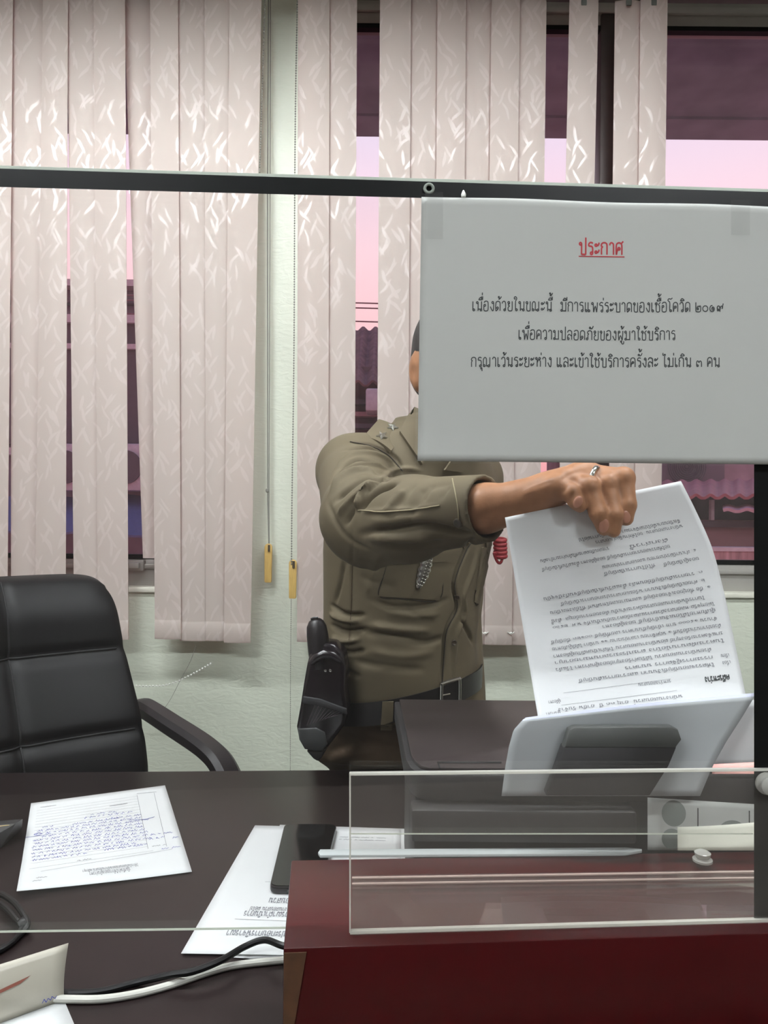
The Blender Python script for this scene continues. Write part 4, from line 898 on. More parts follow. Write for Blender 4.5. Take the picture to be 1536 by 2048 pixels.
rows = [(.42, .58, .27), (.38, .70, .30), (.10, .16, .345), (.30, .62, .355), (.55, .76, .35), (.07, .76, .385), (.06, .78, .42), (.10, .77, .455), (.05, .78, .49), (.06, .77, .525), (.05, .78, .56), (.06, .77, .595), (.05, .76, .63), (.06, .70, .665), (.06, .40, .70), (.50, .76, .69)]
for a, b, v in rows: scrib(bl, a, b, v, .011, .0028)
scrib(bl, .80, .93, .60, .010, .003); scrib(bl, .79, .9, .64, .010, .003); scrib(bl, .94, .98, .66, .01, .003); scrib(bl, .85, .96, .76, .008, .003)
line3(bl, [(.0, .44), (.08, .44), (.10, .42), (.08, .40), (.05, .42), (.10, .445), (.16, .43)], fo, .003); line3(bl, [(.68, .40), (.80, .415), (.86, .40)], fo, .0035)
for (u0, u1, v, s) in ((.36, .69, .865, 'ให้การในชั้นสอบสวนของพนักงานสอบสวน คดีอาญา'), (.40, .64, .895, 'บันทึกคำให้การของผู้กล่าวหา')):
    st, wt = text_strokes(s)
    kx = (u1 - u0) / wt; ky = kx * 1.6
    ribbons(pk_, st, .13, lambda a, b: fo(u1 - a * kx, v + b * ky - (u1 - a * kx - .5) * .0), 2)
line3(pk_, [(.12, .83), (.92, .775)], fo, .002); line3(pk_, [(.05, .79), (.80, .765)], fo, .0016)
for (u0, u1, v) in ((.08, .14, .92), (.10, .12, .89), (.33, .38, .765), (.80, .88, .72)): scrib(pk_, u0, u1, v, .006, .003)
pk_.build('printed_lines', M_grey, form, smooth=False, clean=False); bl.build('handwriting', M_blueink, form, smooth=False, clean=False, label='blue pen handwriting')
tag(form)

u2, f2_ = desk_sheet('printed_page', [(560, 1650), (840, 1659), (900, 1945), (447, 1914)], .0004, 'white page mostly hidden beneath another page, under the phone')
letter, fl_ = desk_sheet('printed_letter', [(510, 1653), (801, 1661), (800, 1922), (362, 1910)], .0018, 'white printed letter lying under the black phone on the desk', lambda u, v: .003 * max(0, v - .85) * 6 * u)
lf = lambda u, v: fl_(u, v) + up * .0005
m = MB()
for (u0, u1, v, s) in ((.22, .75, .705, 'เพื่อประกอบการพิจารณาของพนักงานสอบสวน ต่อไป'), (.20, .9, .735, 'จึงเรียนมาเพื่อโปรดทราบ และพิจารณาดำเนินการ'), (.30, .9, .64, 'ขอแสดงความนับถือ  พนักงานสอบสวน'), (.16, .9, .86, 'เรื่อง ขอความร่วมมือ ส่งเอกสารประกอบการพิจารณา'), (.5, .95, .905, 'บันทึกข้อความ')):
    st, wt = text_strokes(s); kx = (u1 - u0) / wt; ky = kx * 1.1
    ribbons(m, st, .14, lambda a, b: lf(u1 - a * kx, v + b * ky), 2)
line3(m, [(.17, .79), (.95, .80)], lf, .002); line3(m, [(.24, .52), (.30, .52)], lf, .002); line3(m, [(.30, .46), (.95, .44)], lf, .0015)
m.build('printed_text', M_grey, letter, smooth=False, clean=False)
m = MB()
for v in (.10, .125): scrib(m, .60, .85, v, .004, .003, fn=lf)
m.build('printed_footer', M_grey, letter, smooth=False, clean=False)
# phone
M_phone = mat('phone_black_glass', (8, 8, 10), rough=.10, spec=.35); M_phedge = mat('phone_steel_edge', (58, 58, 60), rough=.25, metal=.8)
z = HD + .0035
c = [Pz(x, y, z) for x, y in ((569, 1657), (674, 1658), (642, 1789), (538, 1788))]
def rrect(c, r, n=7):
    pts = []; 
    for i in range(4):
        p, a, b = c[i], (c[i - 1] - c[i]).normalized(), (c[(i + 1) % 4] - c[i]).normalized()
        for k in range(n + 1):
            t = k / n; q0 = p + a * r; q1 = p + b * r
            pts.append(q0 * (1 - t) ** 2 + p * 2 * t * (1 - t) + q1 * t * t)
    return pts
ph = empty('smartphone', (c[0] + c[2]) / 2 - up * 0, 'black smartphone lying face up on the printed letter', 'phone')
MB().prism(rrect(c, .012), (0, 0, .0078), .0018).build('frame', M_phedge, ph)
cc_ = [p.lerp((c[0] + c[2]) / 2, .045) + up * .0079 for p in c]
MB().prism(rrect(cc_, .010), (0, 0, .0006), .0).build('screen', M_phone, ph)
m = MB(); e0, e1 = c[3].lerp(c[2], .35), c[3].lerp(c[2], .65); m.tube([e0 + up * .004 - DX * .0005, e1 + up * .004 - DX * .0005], .0011, 8); m.build('button', M_prn, ph)

# ------------------------------------------------------------------ cables
M_blk = mat('black_cable', (10, 10, 11), rough=.45, spec=.3); M_wht = mat('grey_white_cable', (188, 188, 180), rough=.45)
def cable(pts, r, m_, label, name='cable'):
    c = catmull([Pz(x, y, HD + r + h_) for x, y, h_ in pts], 8); m = MB(); m.tube(c, r, 10); return tag(m.build(name, m_), label, 'cable')
cable([(60, 1976, .0), (130, 1986, 0), (200, 1983, 0), (270, 1966, .0), (340, 1950, .008), (385, 1943, .011), (440, 1922, .013), (490, 1893, .012), (530, 1880, .017), (575, 1893, .020), (640, 1885, .012), (760, 1880, .0)], .0034, M_blk, 'black cable running across the desk to behind the red box')
cable([(60, 1996, .0), (130, 1998, 0), (200, 1998, 0), (270, 1988, .0), (340, 1970, 0), (420, 1943, .0), (480, 1929, 0), (585, 1918, 0)], .0036, M_wht, 'pale grey cable lying in front of the black one on the desk')
lp = [[(-70, 1790, .0), (-10, 1786, .004), (22, 1800, .008), (45, 1826, .008), (55, 1850, .004), (40, 1870, 0), (10, 1895, 0), (-50, 1925, 0)], [(-70, 1812, 0), (-10, 1806, .004), (14, 1818, .006), (34, 1840, .006), (44, 1856, .002), (24, 1884, 0), (-20, 1905, 0), (-60, 1915, 0)]]
g = empty('cable_bundle', Pz(20, 1850, HD), 'coiled black cable tied with a twist at the left desk edge', 'cable')
for pts in lp:
    m = MB(); m.tube(catmull([Pz(x, y, HD + .0036 + h_) for x, y, h_ in pts], 8), .0034, 10); m.build('cable_loop', M_blk, g)
q = Pz(46, 1850, HD + .006); m = MB(); m.lathe([(.001, -.005), (.0075, -.004), (.0085, 0), (.0075, .004), (.001, .005)], q, (.6, .5, .3), 12); m.build('cable_tie', M_blk, g)
# ------------------------------------------------------------------ tent card, name plate
M_card = mat('cream_card', (182, 178, 164), rough=.3, spec=.5, var=.04, transl=.08)
tcd = empty('tent_card', Pz(40, 2010, HD), 'cream folded card standing on the desk in the lower left corner', 'card')
t0, t1 = Pz(137, 1886, .828), Pz(-260, 2010, .828); b0, b1 = Pz(128, 2000, HD + .001), Pz(-200, 2120, HD + .001)
m = MB(); m.sheet(lambda u, v: b1.lerp(b0, u).lerp(t1.lerp(t0, u), v) + Vector((0, -.004, 0)) * math.sin(math.pi * v), 12, 8, .0012); m.build('front_panel', M_card, tcd, sharp=180)
bb0, bb1 = b0 + Vector((.03, .055, 0)), b1 + Vector((.03, .055, 0))
m = MB(); m.sheet(lambda u, v: b1.lerp(b0, u).lerp(Vector((Pz(160, 2075, HD + .0006))).lerp(Vector((b1.x, b1.y - .05, HD + .0006)), 1 - u), 1 - v) , 6, 4, .0008); m.build('base_flap', M_paper, tcd, sharp=180)
cp = lambda u, v: b1.lerp(b0, u).lerp(t1.lerp(t0, u), v) + Vector((0, -.0045, 0)) * math.sin(math.pi * v) - DX * .0008
m = MB(); pts = [(.40, .48), (.6, .54), (.74, .6), (.80, .68), (.70, .64), (.55, .58), (.40, .53)]
m.add([cp(a, b) for a, b in pts], [tuple(range(len(pts)))]); m.build('reflection_streak', mat('brown_red_reflection', (128, 74, 60), rough=.5), tcd, smooth=False, clean=False)  # brown-red reflection streak painted onto the card
m = MB(); scr = lambda u, v: cp(u, v)
line3(m, [(.86, .10), (.875, .17), (.885, .09), (.90, .16), (.915, .10), (.925, .17), (.945, .10), (.955, .15)], scr, .006); m.build('printed_mark', M_blueink, tcd, smooth=False, clean=False)
npx = empty('name_plate', Pz(-10, 1690, HD), 'black desk name plate with gold label at the left edge', 'name plate')
a = [p - Vector((.001, 0, 0)) for p in (Pz(33, 1647, HD + .028), Pz(-140, 1662, HD + .028), Pz(-140, 1750, HD + .001), Pz(2, 1697, HD + .001))]
m = MB(); m.hexa([a[3], a[2], a[1], a[0]], [p + Vector((0, .02, 0)) if i > 1 else p + Vector((0, .06, 0)) for i, p in enumerate([a[3], a[2], Vector((a[1].x, a[1].y, HD + .026)), Vector((a[0].x, a[0].y, HD + .026))])]); m.build('plate_body', M_prn, npx, smooth=False)
nm = lambda u, v: a[3].lerp(a[2], u).lerp(a[0].lerp(a[1], u), v) + Vector((0, -.0012, .001))
m = MB(); m.add([nm(.03, .35), nm(.9, .35), nm(.9, .95), nm(.06, .95)], [(0, 1, 2, 3)]); m.build('gold_label', mat('brass_label', (190, 168, 110), rough=.35, metal=.4), npx, smooth=False, clean=False)
m = MB(); line3(m, [(.10, .6), (.12, .8), (.15, .62), (.17, .82), (.20, .6)], lambda x, y: nm(x, y) + Vector((0, -.0006, .0004)), .012); m.build('engraved_mark', M_ink, npx, smooth=False, clean=False)
# ------------------------------------------------------------------ sculpting field on a rectilinear grid
class Field:
    def __init__(s, xs, ys, zs):
        s.ax = [np.asarray(a, dtype=np.float32) for a in (xs, ys, zs)]
        s.D = np.full([len(a) for a in s.ax], 0.5, dtype=np.float32)
    def sub(s, lo, hi, m):
        sl = []
        for a, l, h in zip(s.ax, lo, hi):
            i0 = max(np.searchsorted(a, l - m) - 1, 0); i1 = min(np.searchsorted(a, h + m) + 1, len(a)); sl.append(slice(i0, max(i1, i0 + 1)))
        X = s.ax[0][sl[0]][:, None, None]; Y = s.ax[1][sl[1]][None, :, None]; Z = s.ax[2][sl[2]][None, None, :]
        return tuple(sl), X, Y, Z
    def union(s, d, sl, k):
        a = s.D[sl]
        if k > 0:
            h = np.maximum(k - np.abs(a - d), 0) / k; s.D[sl] = np.minimum(a, d) - h * h * k * .25
        else: s.D[sl] = np.minimum(a, d)
    def cut(s, d, sl, k):
        a = s.D[sl]; b = -d
        h = np.maximum(k - np.abs(a - b), 0) / k; s.D[sl] = np.maximum(a, b) + h * h * k * .25
    def cone(s, a, b, r1, r2, k=.02, op='u'):
        a = np.array(a, dtype=float); b = np.array(b, dtype=float); r = max(r1, r2)
        sl, X, Y, Z = s.sub(np.minimum(a, b) - r, np.maximum(a, b) + r, k + .02)
        d = b - a; L2 = max((d * d).sum(), 1e-12)
        t = np.clip(((X - a[0]) * d[0] + (Y - a[1]) * d[1] + (Z - a[2]) * d[2]) / L2, 0, 1)
        q = np.sqrt((X - a[0] - t * d[0]) ** 2 + (Y - a[1] - t * d[1]) ** 2 + (Z - a[2] - t * d[2]) ** 2) - (r1 + t * (r2 - r1))
        (s.union if op == 'u' else s.cut)(q, sl, k)
    def chain(s, pts, rs, k=.02):
        for i in range(len(pts) - 1): s.cone(pts[i], pts[i + 1], rs[i], rs[i + 1], k)
    def ell(s, c, r, k=.02, A=None, op='u'):
        """ellipsoid; A = three axes (rows)"""
        c = np.array(c, dtype=float); A = np.eye(3) if A is None else np.array(A, dtype=float); R_ = max(r)
        sl, X, Y, Z = s.sub(c - R_, c + R_, k + .02)
        X, Y, Z = X - c[0], Y - c[1], Z - c[2]; k0 = 0; k1 = 0
        for i in range(3):
            u = X * A[i][0] + Y * A[i][1] + Z * A[i][2]; k0 = k0 + (u / r[i]) ** 2; k1 = k1 + (u / r[i] ** 2) ** 2
        k0 = np.sqrt(k0); k1 = np.sqrt(k1) + 1e-9
        (s.union if op == 'u' else s.cut)(k0 * (k0 - 1) / k1, sl, k)
    def loft(s, tab, La, Fa, k=.03, p=2.3):
        """tab rows: z, cx, cy, a(lateral), b(front)"""
        tab = np.array(tab, dtype=float); z = tab[:, 0]
        R_ = max(tab[:, 3].max(), tab[:, 4].max())
        lo = np.array([tab[:, 1].min() - R_, tab[:, 2].min() - R_, z[0]]); hi = np.array([tab[:, 1].max() + R_, tab[:, 2].max() + R_, z[-1]])
        sl, X, Y, Z = s.sub(lo, hi, k + .02)
        zz = Z[0, 0]; f = lambda i: np.interp(zz, z, tab[:, i])[None, None, :]
        dx, dy = X - f(1), Y - f(2); l = np.abs(dx * La[0] + dy * La[1]); fr = np.abs(dx * Fa[0] + dy * Fa[1])
        a, b = f(3), f(4); k0 = ((l / a) ** p + (fr / b) ** p) ** (1 / p)
        rr = np.sqrt(l * l + fr * fr) + 1e-6
        d = rr * (1 - 1 / np.maximum(k0, 1e-4)); d = np.maximum(d, np.maximum(z[0] - Z, Z - z[-1]))
        s.union(d.astype(np.float32), sl, k)
    def halfcut(s, p, n, k=.004):
        p = np.array(p, dtype=float); n = np.array(n, dtype=float); n /= np.linalg.norm(n)
        X, Y, Z = s.ax[0][:, None, None], s.ax[1][None, :, None], s.ax[2][None, None, :]
        d = (X - p[0]) * n[0] + (Y - p[1]) * n[1] + (Z - p[2]) * n[2]; s.D = np.maximum(s.D, d.astype(np.float32))
    def mesh(s):
        D = s.D; S = D < 0; nx, ny, nz = D.shape
        c = np.zeros((nx - 1, ny - 1, nz - 1), dtype=np.int8)
        for i in (0, 1):
            for j in (0, 1):
                for k in (0, 1): c += S[i:nx - 1 + i, j:ny - 1 + j, k:nz - 1 + k]
        idx = np.argwhere((c > 0) & (c < 8)); n = len(idx)
        vid = np.full(c.shape, -1, dtype=np.int32); vid[idx[:, 0], idx[:, 1], idx[:, 2]] = np.arange(n)
        acc = np.zeros((n, 3)); cnt = np.zeros(n)
        co = [(i, j, k) for i in (0, 1) for j in (0, 1) for k in (0, 1)]
        val = {q: D[idx[:, 0] + q[0], idx[:, 1] + q[1], idx[:, 2] + q[2]].astype(float) for q in co}
        for q in co:
            for ax in range(3):
                if q[ax] == 0:
                    r = list(q); r[ax] = 1; r = tuple(r); a, b = val[q], val[r]; m = (a < 0) != (b < 0)
                    t = np.where(m, a / np.where(np.abs(a - b) < 1e-12, 1, a - b), 0)
                    base = np.array(q, dtype=float)[None, :].repeat(n, 0); base[:, ax] += t
                    acc[m] += base[m]; cnt[m] += 1
        g = idx + acc / np.maximum(cnt, 1)[:, None]
        V = np.stack([np.interp(g[:, a], np.arange(len(s.ax[a])), s.ax[a]) for a in range(3)], 1)
        Q = []
        for ax in range(3):
            o = [a for a in range(3) if a != ax]
            A = [slice(None)] * 3; B = [slice(None)] * 3; A[ax] = slice(0, -1); B[ax] = slice(1, None)
            e = S[tuple(A)] != S[tuple(B)]; e_in = S[tuple(A)]
            ii = np.argwhere(e); ok = (ii[:, o[0]] > 0) & (ii[:, o[1]] > 0) & (ii[:, o[0]] < D.shape[o[0]] - 1) & (ii[:, o[1]] < D.shape[o[1]] - 1); ii = ii[ok]
            def gv(d0, d1):
                t = ii.copy(); t[:, o[0]] += d0; t[:, o[1]] += d1; return vid[t[:, 0], t[:, 1], t[:, 2]]
            q = np.stack([gv(-1, -1), gv(0, -1), gv(0, 0), gv(-1, 0)], 1)
            fl = e_in[ii[:, 0], ii[:, 1], ii[:, 2]]
            if ax == 1: fl = ~fl
            q[~fl] = q[~fl][:, ::-1]; Q.append(q)
        Q = np.concatenate(Q); Q = Q[(Q >= 0).all(1)]
        return V, Q
def relax(V, Q, it=2, lam=.5, mask=None):
    E = np.concatenate([Q[:, [0, 1]], Q[:, [1, 2]], Q[:, [2, 3]], Q[:, [3, 0]]]); E = np.concatenate([E, E[:, ::-1]])
    deg = np.bincount(E[:, 0], minlength=len(V)).astype(float)
    for t in range(it):
        for l in (lam, -lam * 1.02):
            S_ = np.stack([np.bincount(E[:, 0], weights=V[E[:, 1], a], minlength=len(V)) for a in range(3)], 1) / np.maximum(deg, 1)[:, None]
            V = V + l * (S_ - V) * (1 if mask is None else mask[:, None])
    return V
def vnorm(V, Q):
    n = np.cross(V[Q[:, 2]] - V[Q[:, 0]], V[Q[:, 3]] - V[Q[:, 1]]); N = np.zeros_like(V)
    for i in range(4): np.add.at(N, Q[:, i], n)
    return N / (np.linalg.norm(N, axis=1, keepdims=True) + 1e-12)
def axis(segs):
    """[(start, end, step), ...] joined"""
    out = []
    for a, b, h in segs: out += list(np.arange(a, b - h * .3, h))
    out.append(segs[-1][1]); return np.array(out)
def bvh_of(V, Q): return BVHTree.FromPolygons([tuple(v) for v in V], [tuple(int(i) for i in q) for q in Q])
def hit(bvh, px, py, start=.3):
    d = RAY(px, py).normalized(); r = bvh.ray_cast(P(px, py, start), d, 5)
    return (r[0], r[1] if r[1].dot(d) < 0 else -r[1]) if r[0] is not None else (None, None)
def crease(V, Q, bvh, px, amp, sig, start=.3, taper=True):
    pts = [hit(bvh, x, y, start)[0] for x, y in [tuple(p.xy) for p in catmull([(a, b, 0) for a, b in px], 6)]]
    pts = [np.array(p) for p in pts if p is not None]
    if len(pts) < 2: return V
    A_ = np.array(pts); lo, hi = A_.min(0) - 3 * sig, A_.max(0) + 3 * sig
    sel = np.where(((V > lo) & (V < hi)).all(1))[0]
    if not len(sel): return V
    W = V[sel]; best = np.full(len(sel), 9.); ta = np.zeros(len(sel)); n = len(pts) - 1
    for i in range(n):
        d = A_[i + 1] - A_[i]; L2 = (d * d).sum() + 1e-12; t = np.clip(((W - A_[i]) @ d) / L2, 0, 1)
        q = np.linalg.norm(W - A_[i] - t[:, None] * d, axis=1); b = q < best; best[b] = q[b]; ta[b] = ((i + t) / n)[b]
    N = vnorm(V, Q)[sel]; wt = np.exp(-(best / sig) ** 2) * (np.clip(np.minimum(ta, 1 - ta) * 5 + .15, 0, 1) if taper else 1)
    V = V.copy(); V[sel] += N * (amp * wt)[:, None]; return V
# ------------------------------------------------------------------ the officer
th_ = R(42); La = (math.cos(th_), math.sin(th_), 0.0); Fa = (math.sin(th_), -math.cos(th_), 0.0)
Lv, Fv = Vector(La), Vector(Fa)
M_skin = mat('tan_skin', (158, 112, 80), rough=.48, spec=.4, var=.10, scale=90, bump=.10, bscale=420)
M_shirt = mat('khaki_uniform_cloth', (92, 83, 65), rough=.72, spec=.25, var=.05, scale=8, bump=.12, bscale=1400)
M_trous = mat('khaki_brown_trousers', (78, 64, 50), rough=.75, spec=.2, var=.05, scale=8, bump=.12, bscale=1400)
M_stitch = mat('khaki_thread', (150, 140, 112), rough=.8)
M_hair = mat('black_hair', (22, 20, 20), rough=.6, var=.3, scale=120, bump=.3, bscale=300)
M_silver = mat('polished_silver', (205, 205, 198), rough=.22, metal=1.0, var=.1, scale=200)
M_belt = mat('black_belt_leather', (22, 20, 21), rough=.4, var=.1, bump=.1, bscale=400)
M_hol = mat('black_polished_leather', (24, 18, 22), rough=.24, spec=.6, var=.1, scale=30, bump=.05, bscale=150)
V3 = lambda p: (p[0], p[1], p[2])
def v(p): return np.array((p[0], p[1], p[2]), dtype=float)

# --- skin: one continuous body
F_ = Field(axis([(-.20, .120, .008), (.120, .300, .0022), (.300, .36, .008)]), axis([(.842, .925, .0024), (.925, 1.2, .009), (1.2, 1.47, .006), (1.47, 1.80, .009)]), axis([(-.01, 1.205, .011), (1.205, 1.32, .0022), (1.32, 1.66, .0055)]))
RS, LS = Vector((-.055, 1.30, 1.322)), Vector((.180, 1.515, 1.322))
EL_, CU = Vector((-.030, 1.085, 1.238)), Vector((.1235, .908, 1.2555))
WR = P(1036, 1004, .897)
hd = Vector((.130, 1.342, 1.515)); Lh = Vector((.955, .296, 0)); Fh = Vector((.290, -.935, -.20)).normalized(); Uh = Lh.cross(Fh) * -1
if Uh.z < 0: Uh = -Uh
A_ = [tuple(Lh), tuple(Fh), tuple(Uh)]
H = lambda l, f, u: v(hd + Lh * l + Fh * f + Uh * u)
F_.loft([(.80, .042, 1.455, .140, .10), (.93, .040, 1.44, .138, .10), (1.02, .036, 1.43, .138, .103), (1.18, .048, 1.415, .155, .108), (1.26, .055, 1.41, .158, .105), (1.33, .065, 1.40, .14, .09), (1.38, .085, 1.388, .075, .065)], La, Fa, .03)
F_.chain([v((.085, 1.385, 1.36)), v(RS)], [.05, .047], .05); F_.chain([v((.085, 1.385, 1.36)), v(LS)], [.05, .047], .05)
F_.chain([v(RS), v(EL_), v(CU), v(WR)], [.046, .037, .029, .0245], .012)
LE, LW = Vector((.150, 1.56, 1.08)), Vector((.163, 1.47, .868))
F_.chain([v(LS), v(LE), v(LW)], [.045, .036, .024], .015)
F_.chain([v((.098, 1.385, 1.36)), v((.122, 1.358, 1.455))], [.056, .050], .03)
# head
F_.ell(H(0, -.008, .03), (.076, .096, .088), .03, A_); F_.ell(H(0, .025, -.035), (.060, .072, .078), .04, A_); F_.ell(H(0, .055, -.085), (.034, .034, .026), .03, A_)
F_.ell(H(0, .082, .018), (.050, .016, .010), .02, A_)
for s_ in (-1, 1):
    F_.ell(H(s_ * .031, .098, .000), (.017, .012, .010), .012, A_, op='c'); F_.ell(H(s_ * .040, .066, -.030), (.022, .022, .020), .03, A_)
    F_.ell(H(s_ * .074, -.006, -.018), (.007, .017, .031), .010, A_); F_.ell(H(s_ * .079, -.014, -.008), (.005, .018, .026), .008, A_); F_.ell(H(s_ * .083, -.002, -.016), (.004, .008, .013), .006, A_, op='c')
F_.cone(H(0, .092, .012), H(0, .112, -.028), .008, .012, .014); F_.ell(H(-.011, .098, -.030), (.008, .009, .007), .008, A_); F_.ell(H(.011, .098, -.030), (.008, .009, .007), .008, A_)
F_.cone(H(-.018, .088, -.060), H(.018, .088, -.060), .0065, .0065, .012); F_.cone(H(-.014, .087, -.071), H(.014, .087, -.071), .007, .007, .010); F_.cone(H(-.021, .099, -.0655), H(.021, .099, -.0655), .0022, .0022, .004, op='c')
# right hand (holds the sheet): palm, four curled fingers, thumb behind the sheet
MC = {'little': P(1116, 976, .874), 'ring': P(1134, 964, .885), 'middle': P(1156, 954, .893), 'index': P(1172, 949, .898)}
FG = {'little': [P(1142, 987, .8635), P(1152, 1003, .860), P(1160, 1013, .8595)],
      'ring': [P(1178, 975, .8685), P(1197, 1027, .8600), P(1208, 1057, .8630)],
      'middle': [P(1216, 969, .8760), P(1228, 1030, .8640), P(1227, 1061, .8660)],
      'index': [P(1247, 958, .8765), P(1254, 1010, .8690), P(1252, 1037, .8680)]}
RD = {'little': [.0118, .0102, .0090, .0074], 'ring': [.0132, .0122, .0105, .0086], 'middle': [.0135, .0126, .0106, .0084], 'index': [.0138, .0126, .0108, .0088]}
pal = [P(1060, 998, .896), P(1085, 985, .893)]
F_.chain([v(WR), v(pal[0]), v(pal[1])], [.0225, .021, .0205], .012)
for k_, mc in MC.items():
    F_.chain([v(pal[0]), v(mc)], [.0165, RD[k_][0] + .001], .012)
F_.ell(v(P(1125, 973, .892)), (.030, .020, .015), .014)
for k_ in FG:
    F_.chain([v(MC[k_])] + [v(p) for p in FG[k_]], RD[k_], .0035)
    F_.ell(v(MC[k_] + Vector((0, -.002, .003))), (RD[k_][0] * 1.0,) * 3, .006)
    F_.ell(v(FG[k_][0] + Vector((0.0, -.001, .002))), (RD[k_][1] * .98,) * 3, .004)
F_.chain([v(P(1066, 1006, .906)), v(P(1115, 1028, .918)), v(P(1162, 1044, .913)), v(P(1196, 1058, .9015))], [.017, .0135, .0115, .0085], .010)
# left hand resting low beside the printer
lh = [LW, LW + Vector((.01, -.05, -.025)), LW + Vector((.012, -.075, -.032))]
F_.chain([v(lh[0]), v(lh[1]), v(lh[2])], [.024, .026, .022], .012)
for k in range(4):
    b_ = lh[2] + Lv * (-.027 + .018 * k) ; F_.chain([v(b_), v(b_ + Vector((.004, -.035, -.012))), v(b_ + Vector((.004, -.052, -.03)))], [.0105, .009, .0075], .004)
F_.chain([v(lh[0] + Vector((-.015, -.015, 0))), v(lh[1] - Lv * .045), v(lh[2] - Lv * .05 + Vector((0, -.02, -.01)))], [.014, .011, .008], .008)
# legs
RH, LH = Vector((-.022, 1.465, .85)), Vector((.112, 1.565, .85)); RK, LK = Vector((-.01, 1.56, .46)), Vector((.12, 1.66, .46)); RA, LA_ = Vector((-.02, 1.62, .08)), Vector((.12, 1.72, .08))
for a, b, c in ((RH, RK, RA), (LH, LK, LA_)):
    F_.chain([v(a), v(b), v(c)], [.075, .052, .036], .03); F_.chain([v(c) - np.array([0, 0, .035]), v(c + Fv * .09) - np.array([0, 0, .055])], [.032, .022], .02)
BV, BQ = F_.mesh(); wsel = ((BV[:, 1] > .98) | (BV[:, 0] < .1)).astype(float)
BV = relax(BV, BQ, 3, .5, wsel); BV = relax(BV, BQ, 1, .5, 1 - wsel)
zmin = BV[:, 2].min(); BV[:, 2] = np.where(BV[:, 2] < .2, .012 + (BV[:, 2] - zmin) * (.2 - .012) / (.2 - zmin), BV[:, 2])
bvb = bvh_of(BV, BQ)
# tendons and knuckle creases
for px, am, sg in (([(1046, 985), (1080, 968), (1112, 955)], .0012, .003), ([(1042, 990), (1075, 980), (1105, 968)], .0010, .003), ([(1125, 985), (1132, 978), (1136, 968)], -.0012, .002), ([(1141, 996), (1146, 988), (1150, 980)], -.0008, .0016), ([(1120, 965), (1138, 950), (1160, 942)], -.0010, .003), ([(1195, 970), (1190, 960), (1185, 952)], -.0008, .002)):
    BV = crease(BV, BQ, bvb, px, am, sg)
person = obj('person', BV, BQ, M_skin, smooth=True, label='standing person in khaki uniform holding out a printed sheet across the desk', cat='person')

# --- shirt
S_ = Field(axis([(-.175, .30, .003)]), axis([(.86, 1.67, .003)]), axis([(.868, 1.45, .003)]))
S_.loft([(.872, .042, 1.447, .162, .117), (.93, .040, 1.44, .160, .118), (1.00, .036, 1.43, .158, .119), (1.08, .040, 1.425, .162, .123), (1.18, .048, 1.415, .173, .126), (1.26, .055, 1.41, .178, .124), (1.31, .06, 1.405, .172, .110), (1.36, .072, 1.397, .125, .090), (1.405, .092, 1.383, .074, .066), (1.415, .094, 1.382, .068, .06)], La, Fa, .03)
S_.chain([v((.085, 1.385, 1.358)), v(RS)], [.060, .060], .05); S_.chain([v((.085, 1.385, 1.358)), v(LS)], [.058, .057], .05)
mid = EL_.lerp(CU, .45) + Vector((0, 0, -.002))
S_.chain([v(RS), v(EL_ + Vector((0, 0, .002))), v(mid), v(CU + (CU - EL_).normalized() * .02)], [.062, .060, .053, .0405], .02)
S_.cone(v(EL_ + Vector((.015, 0, -.02))), v(mid + Vector((-.01, 0, -.014))), .046, .042, .03)
S_.chain([v(LS), v(LE), v(LW)], [.057, .054, .042], .025)
def localcut(Fd, p, n, rad, k=.002):
    p = v(p); n = v(n.normalized()); sl, X, Y, Z = Fd.sub(p - rad, p + rad, .0)
    d = (X - p[0]) * n[0] + (Y - p[1]) * n[1] + (Z - p[2]) * n[2]
    inr = (X - p[0]) ** 2 + (Y - p[1]) ** 2 + (Z - p[2]) ** 2 < rad * rad
    a = Fd.D[sl]; Fd.D[sl] = np.where(inr, np.maximum(a, d), a)
fd_ = (CU - EL_).normalized()
cend = CU + fd_ * .004; cn_ = (fd_ + Vector((.18, -.05, .05))).normalized()
localcut(S_, cend, cn_, .062)
S_.cone(v(CU - fd_ * .055), v(CU + fd_ * .03), .0335, .0375, .002, op='c')
localcut(S_, LW + Vector((0, -.01, -.005)), Vector((0, -.4, -1)), .06)
S_.cone(v((.100, 1.380, 1.385)), v((.108, 1.372, 1.47)), .052, .062, .004, op='c')
SV, SQ = S_.mesh(); SV = relax(SV, SQ, 5, .5); bvs = bvh_of(SV, SQ)
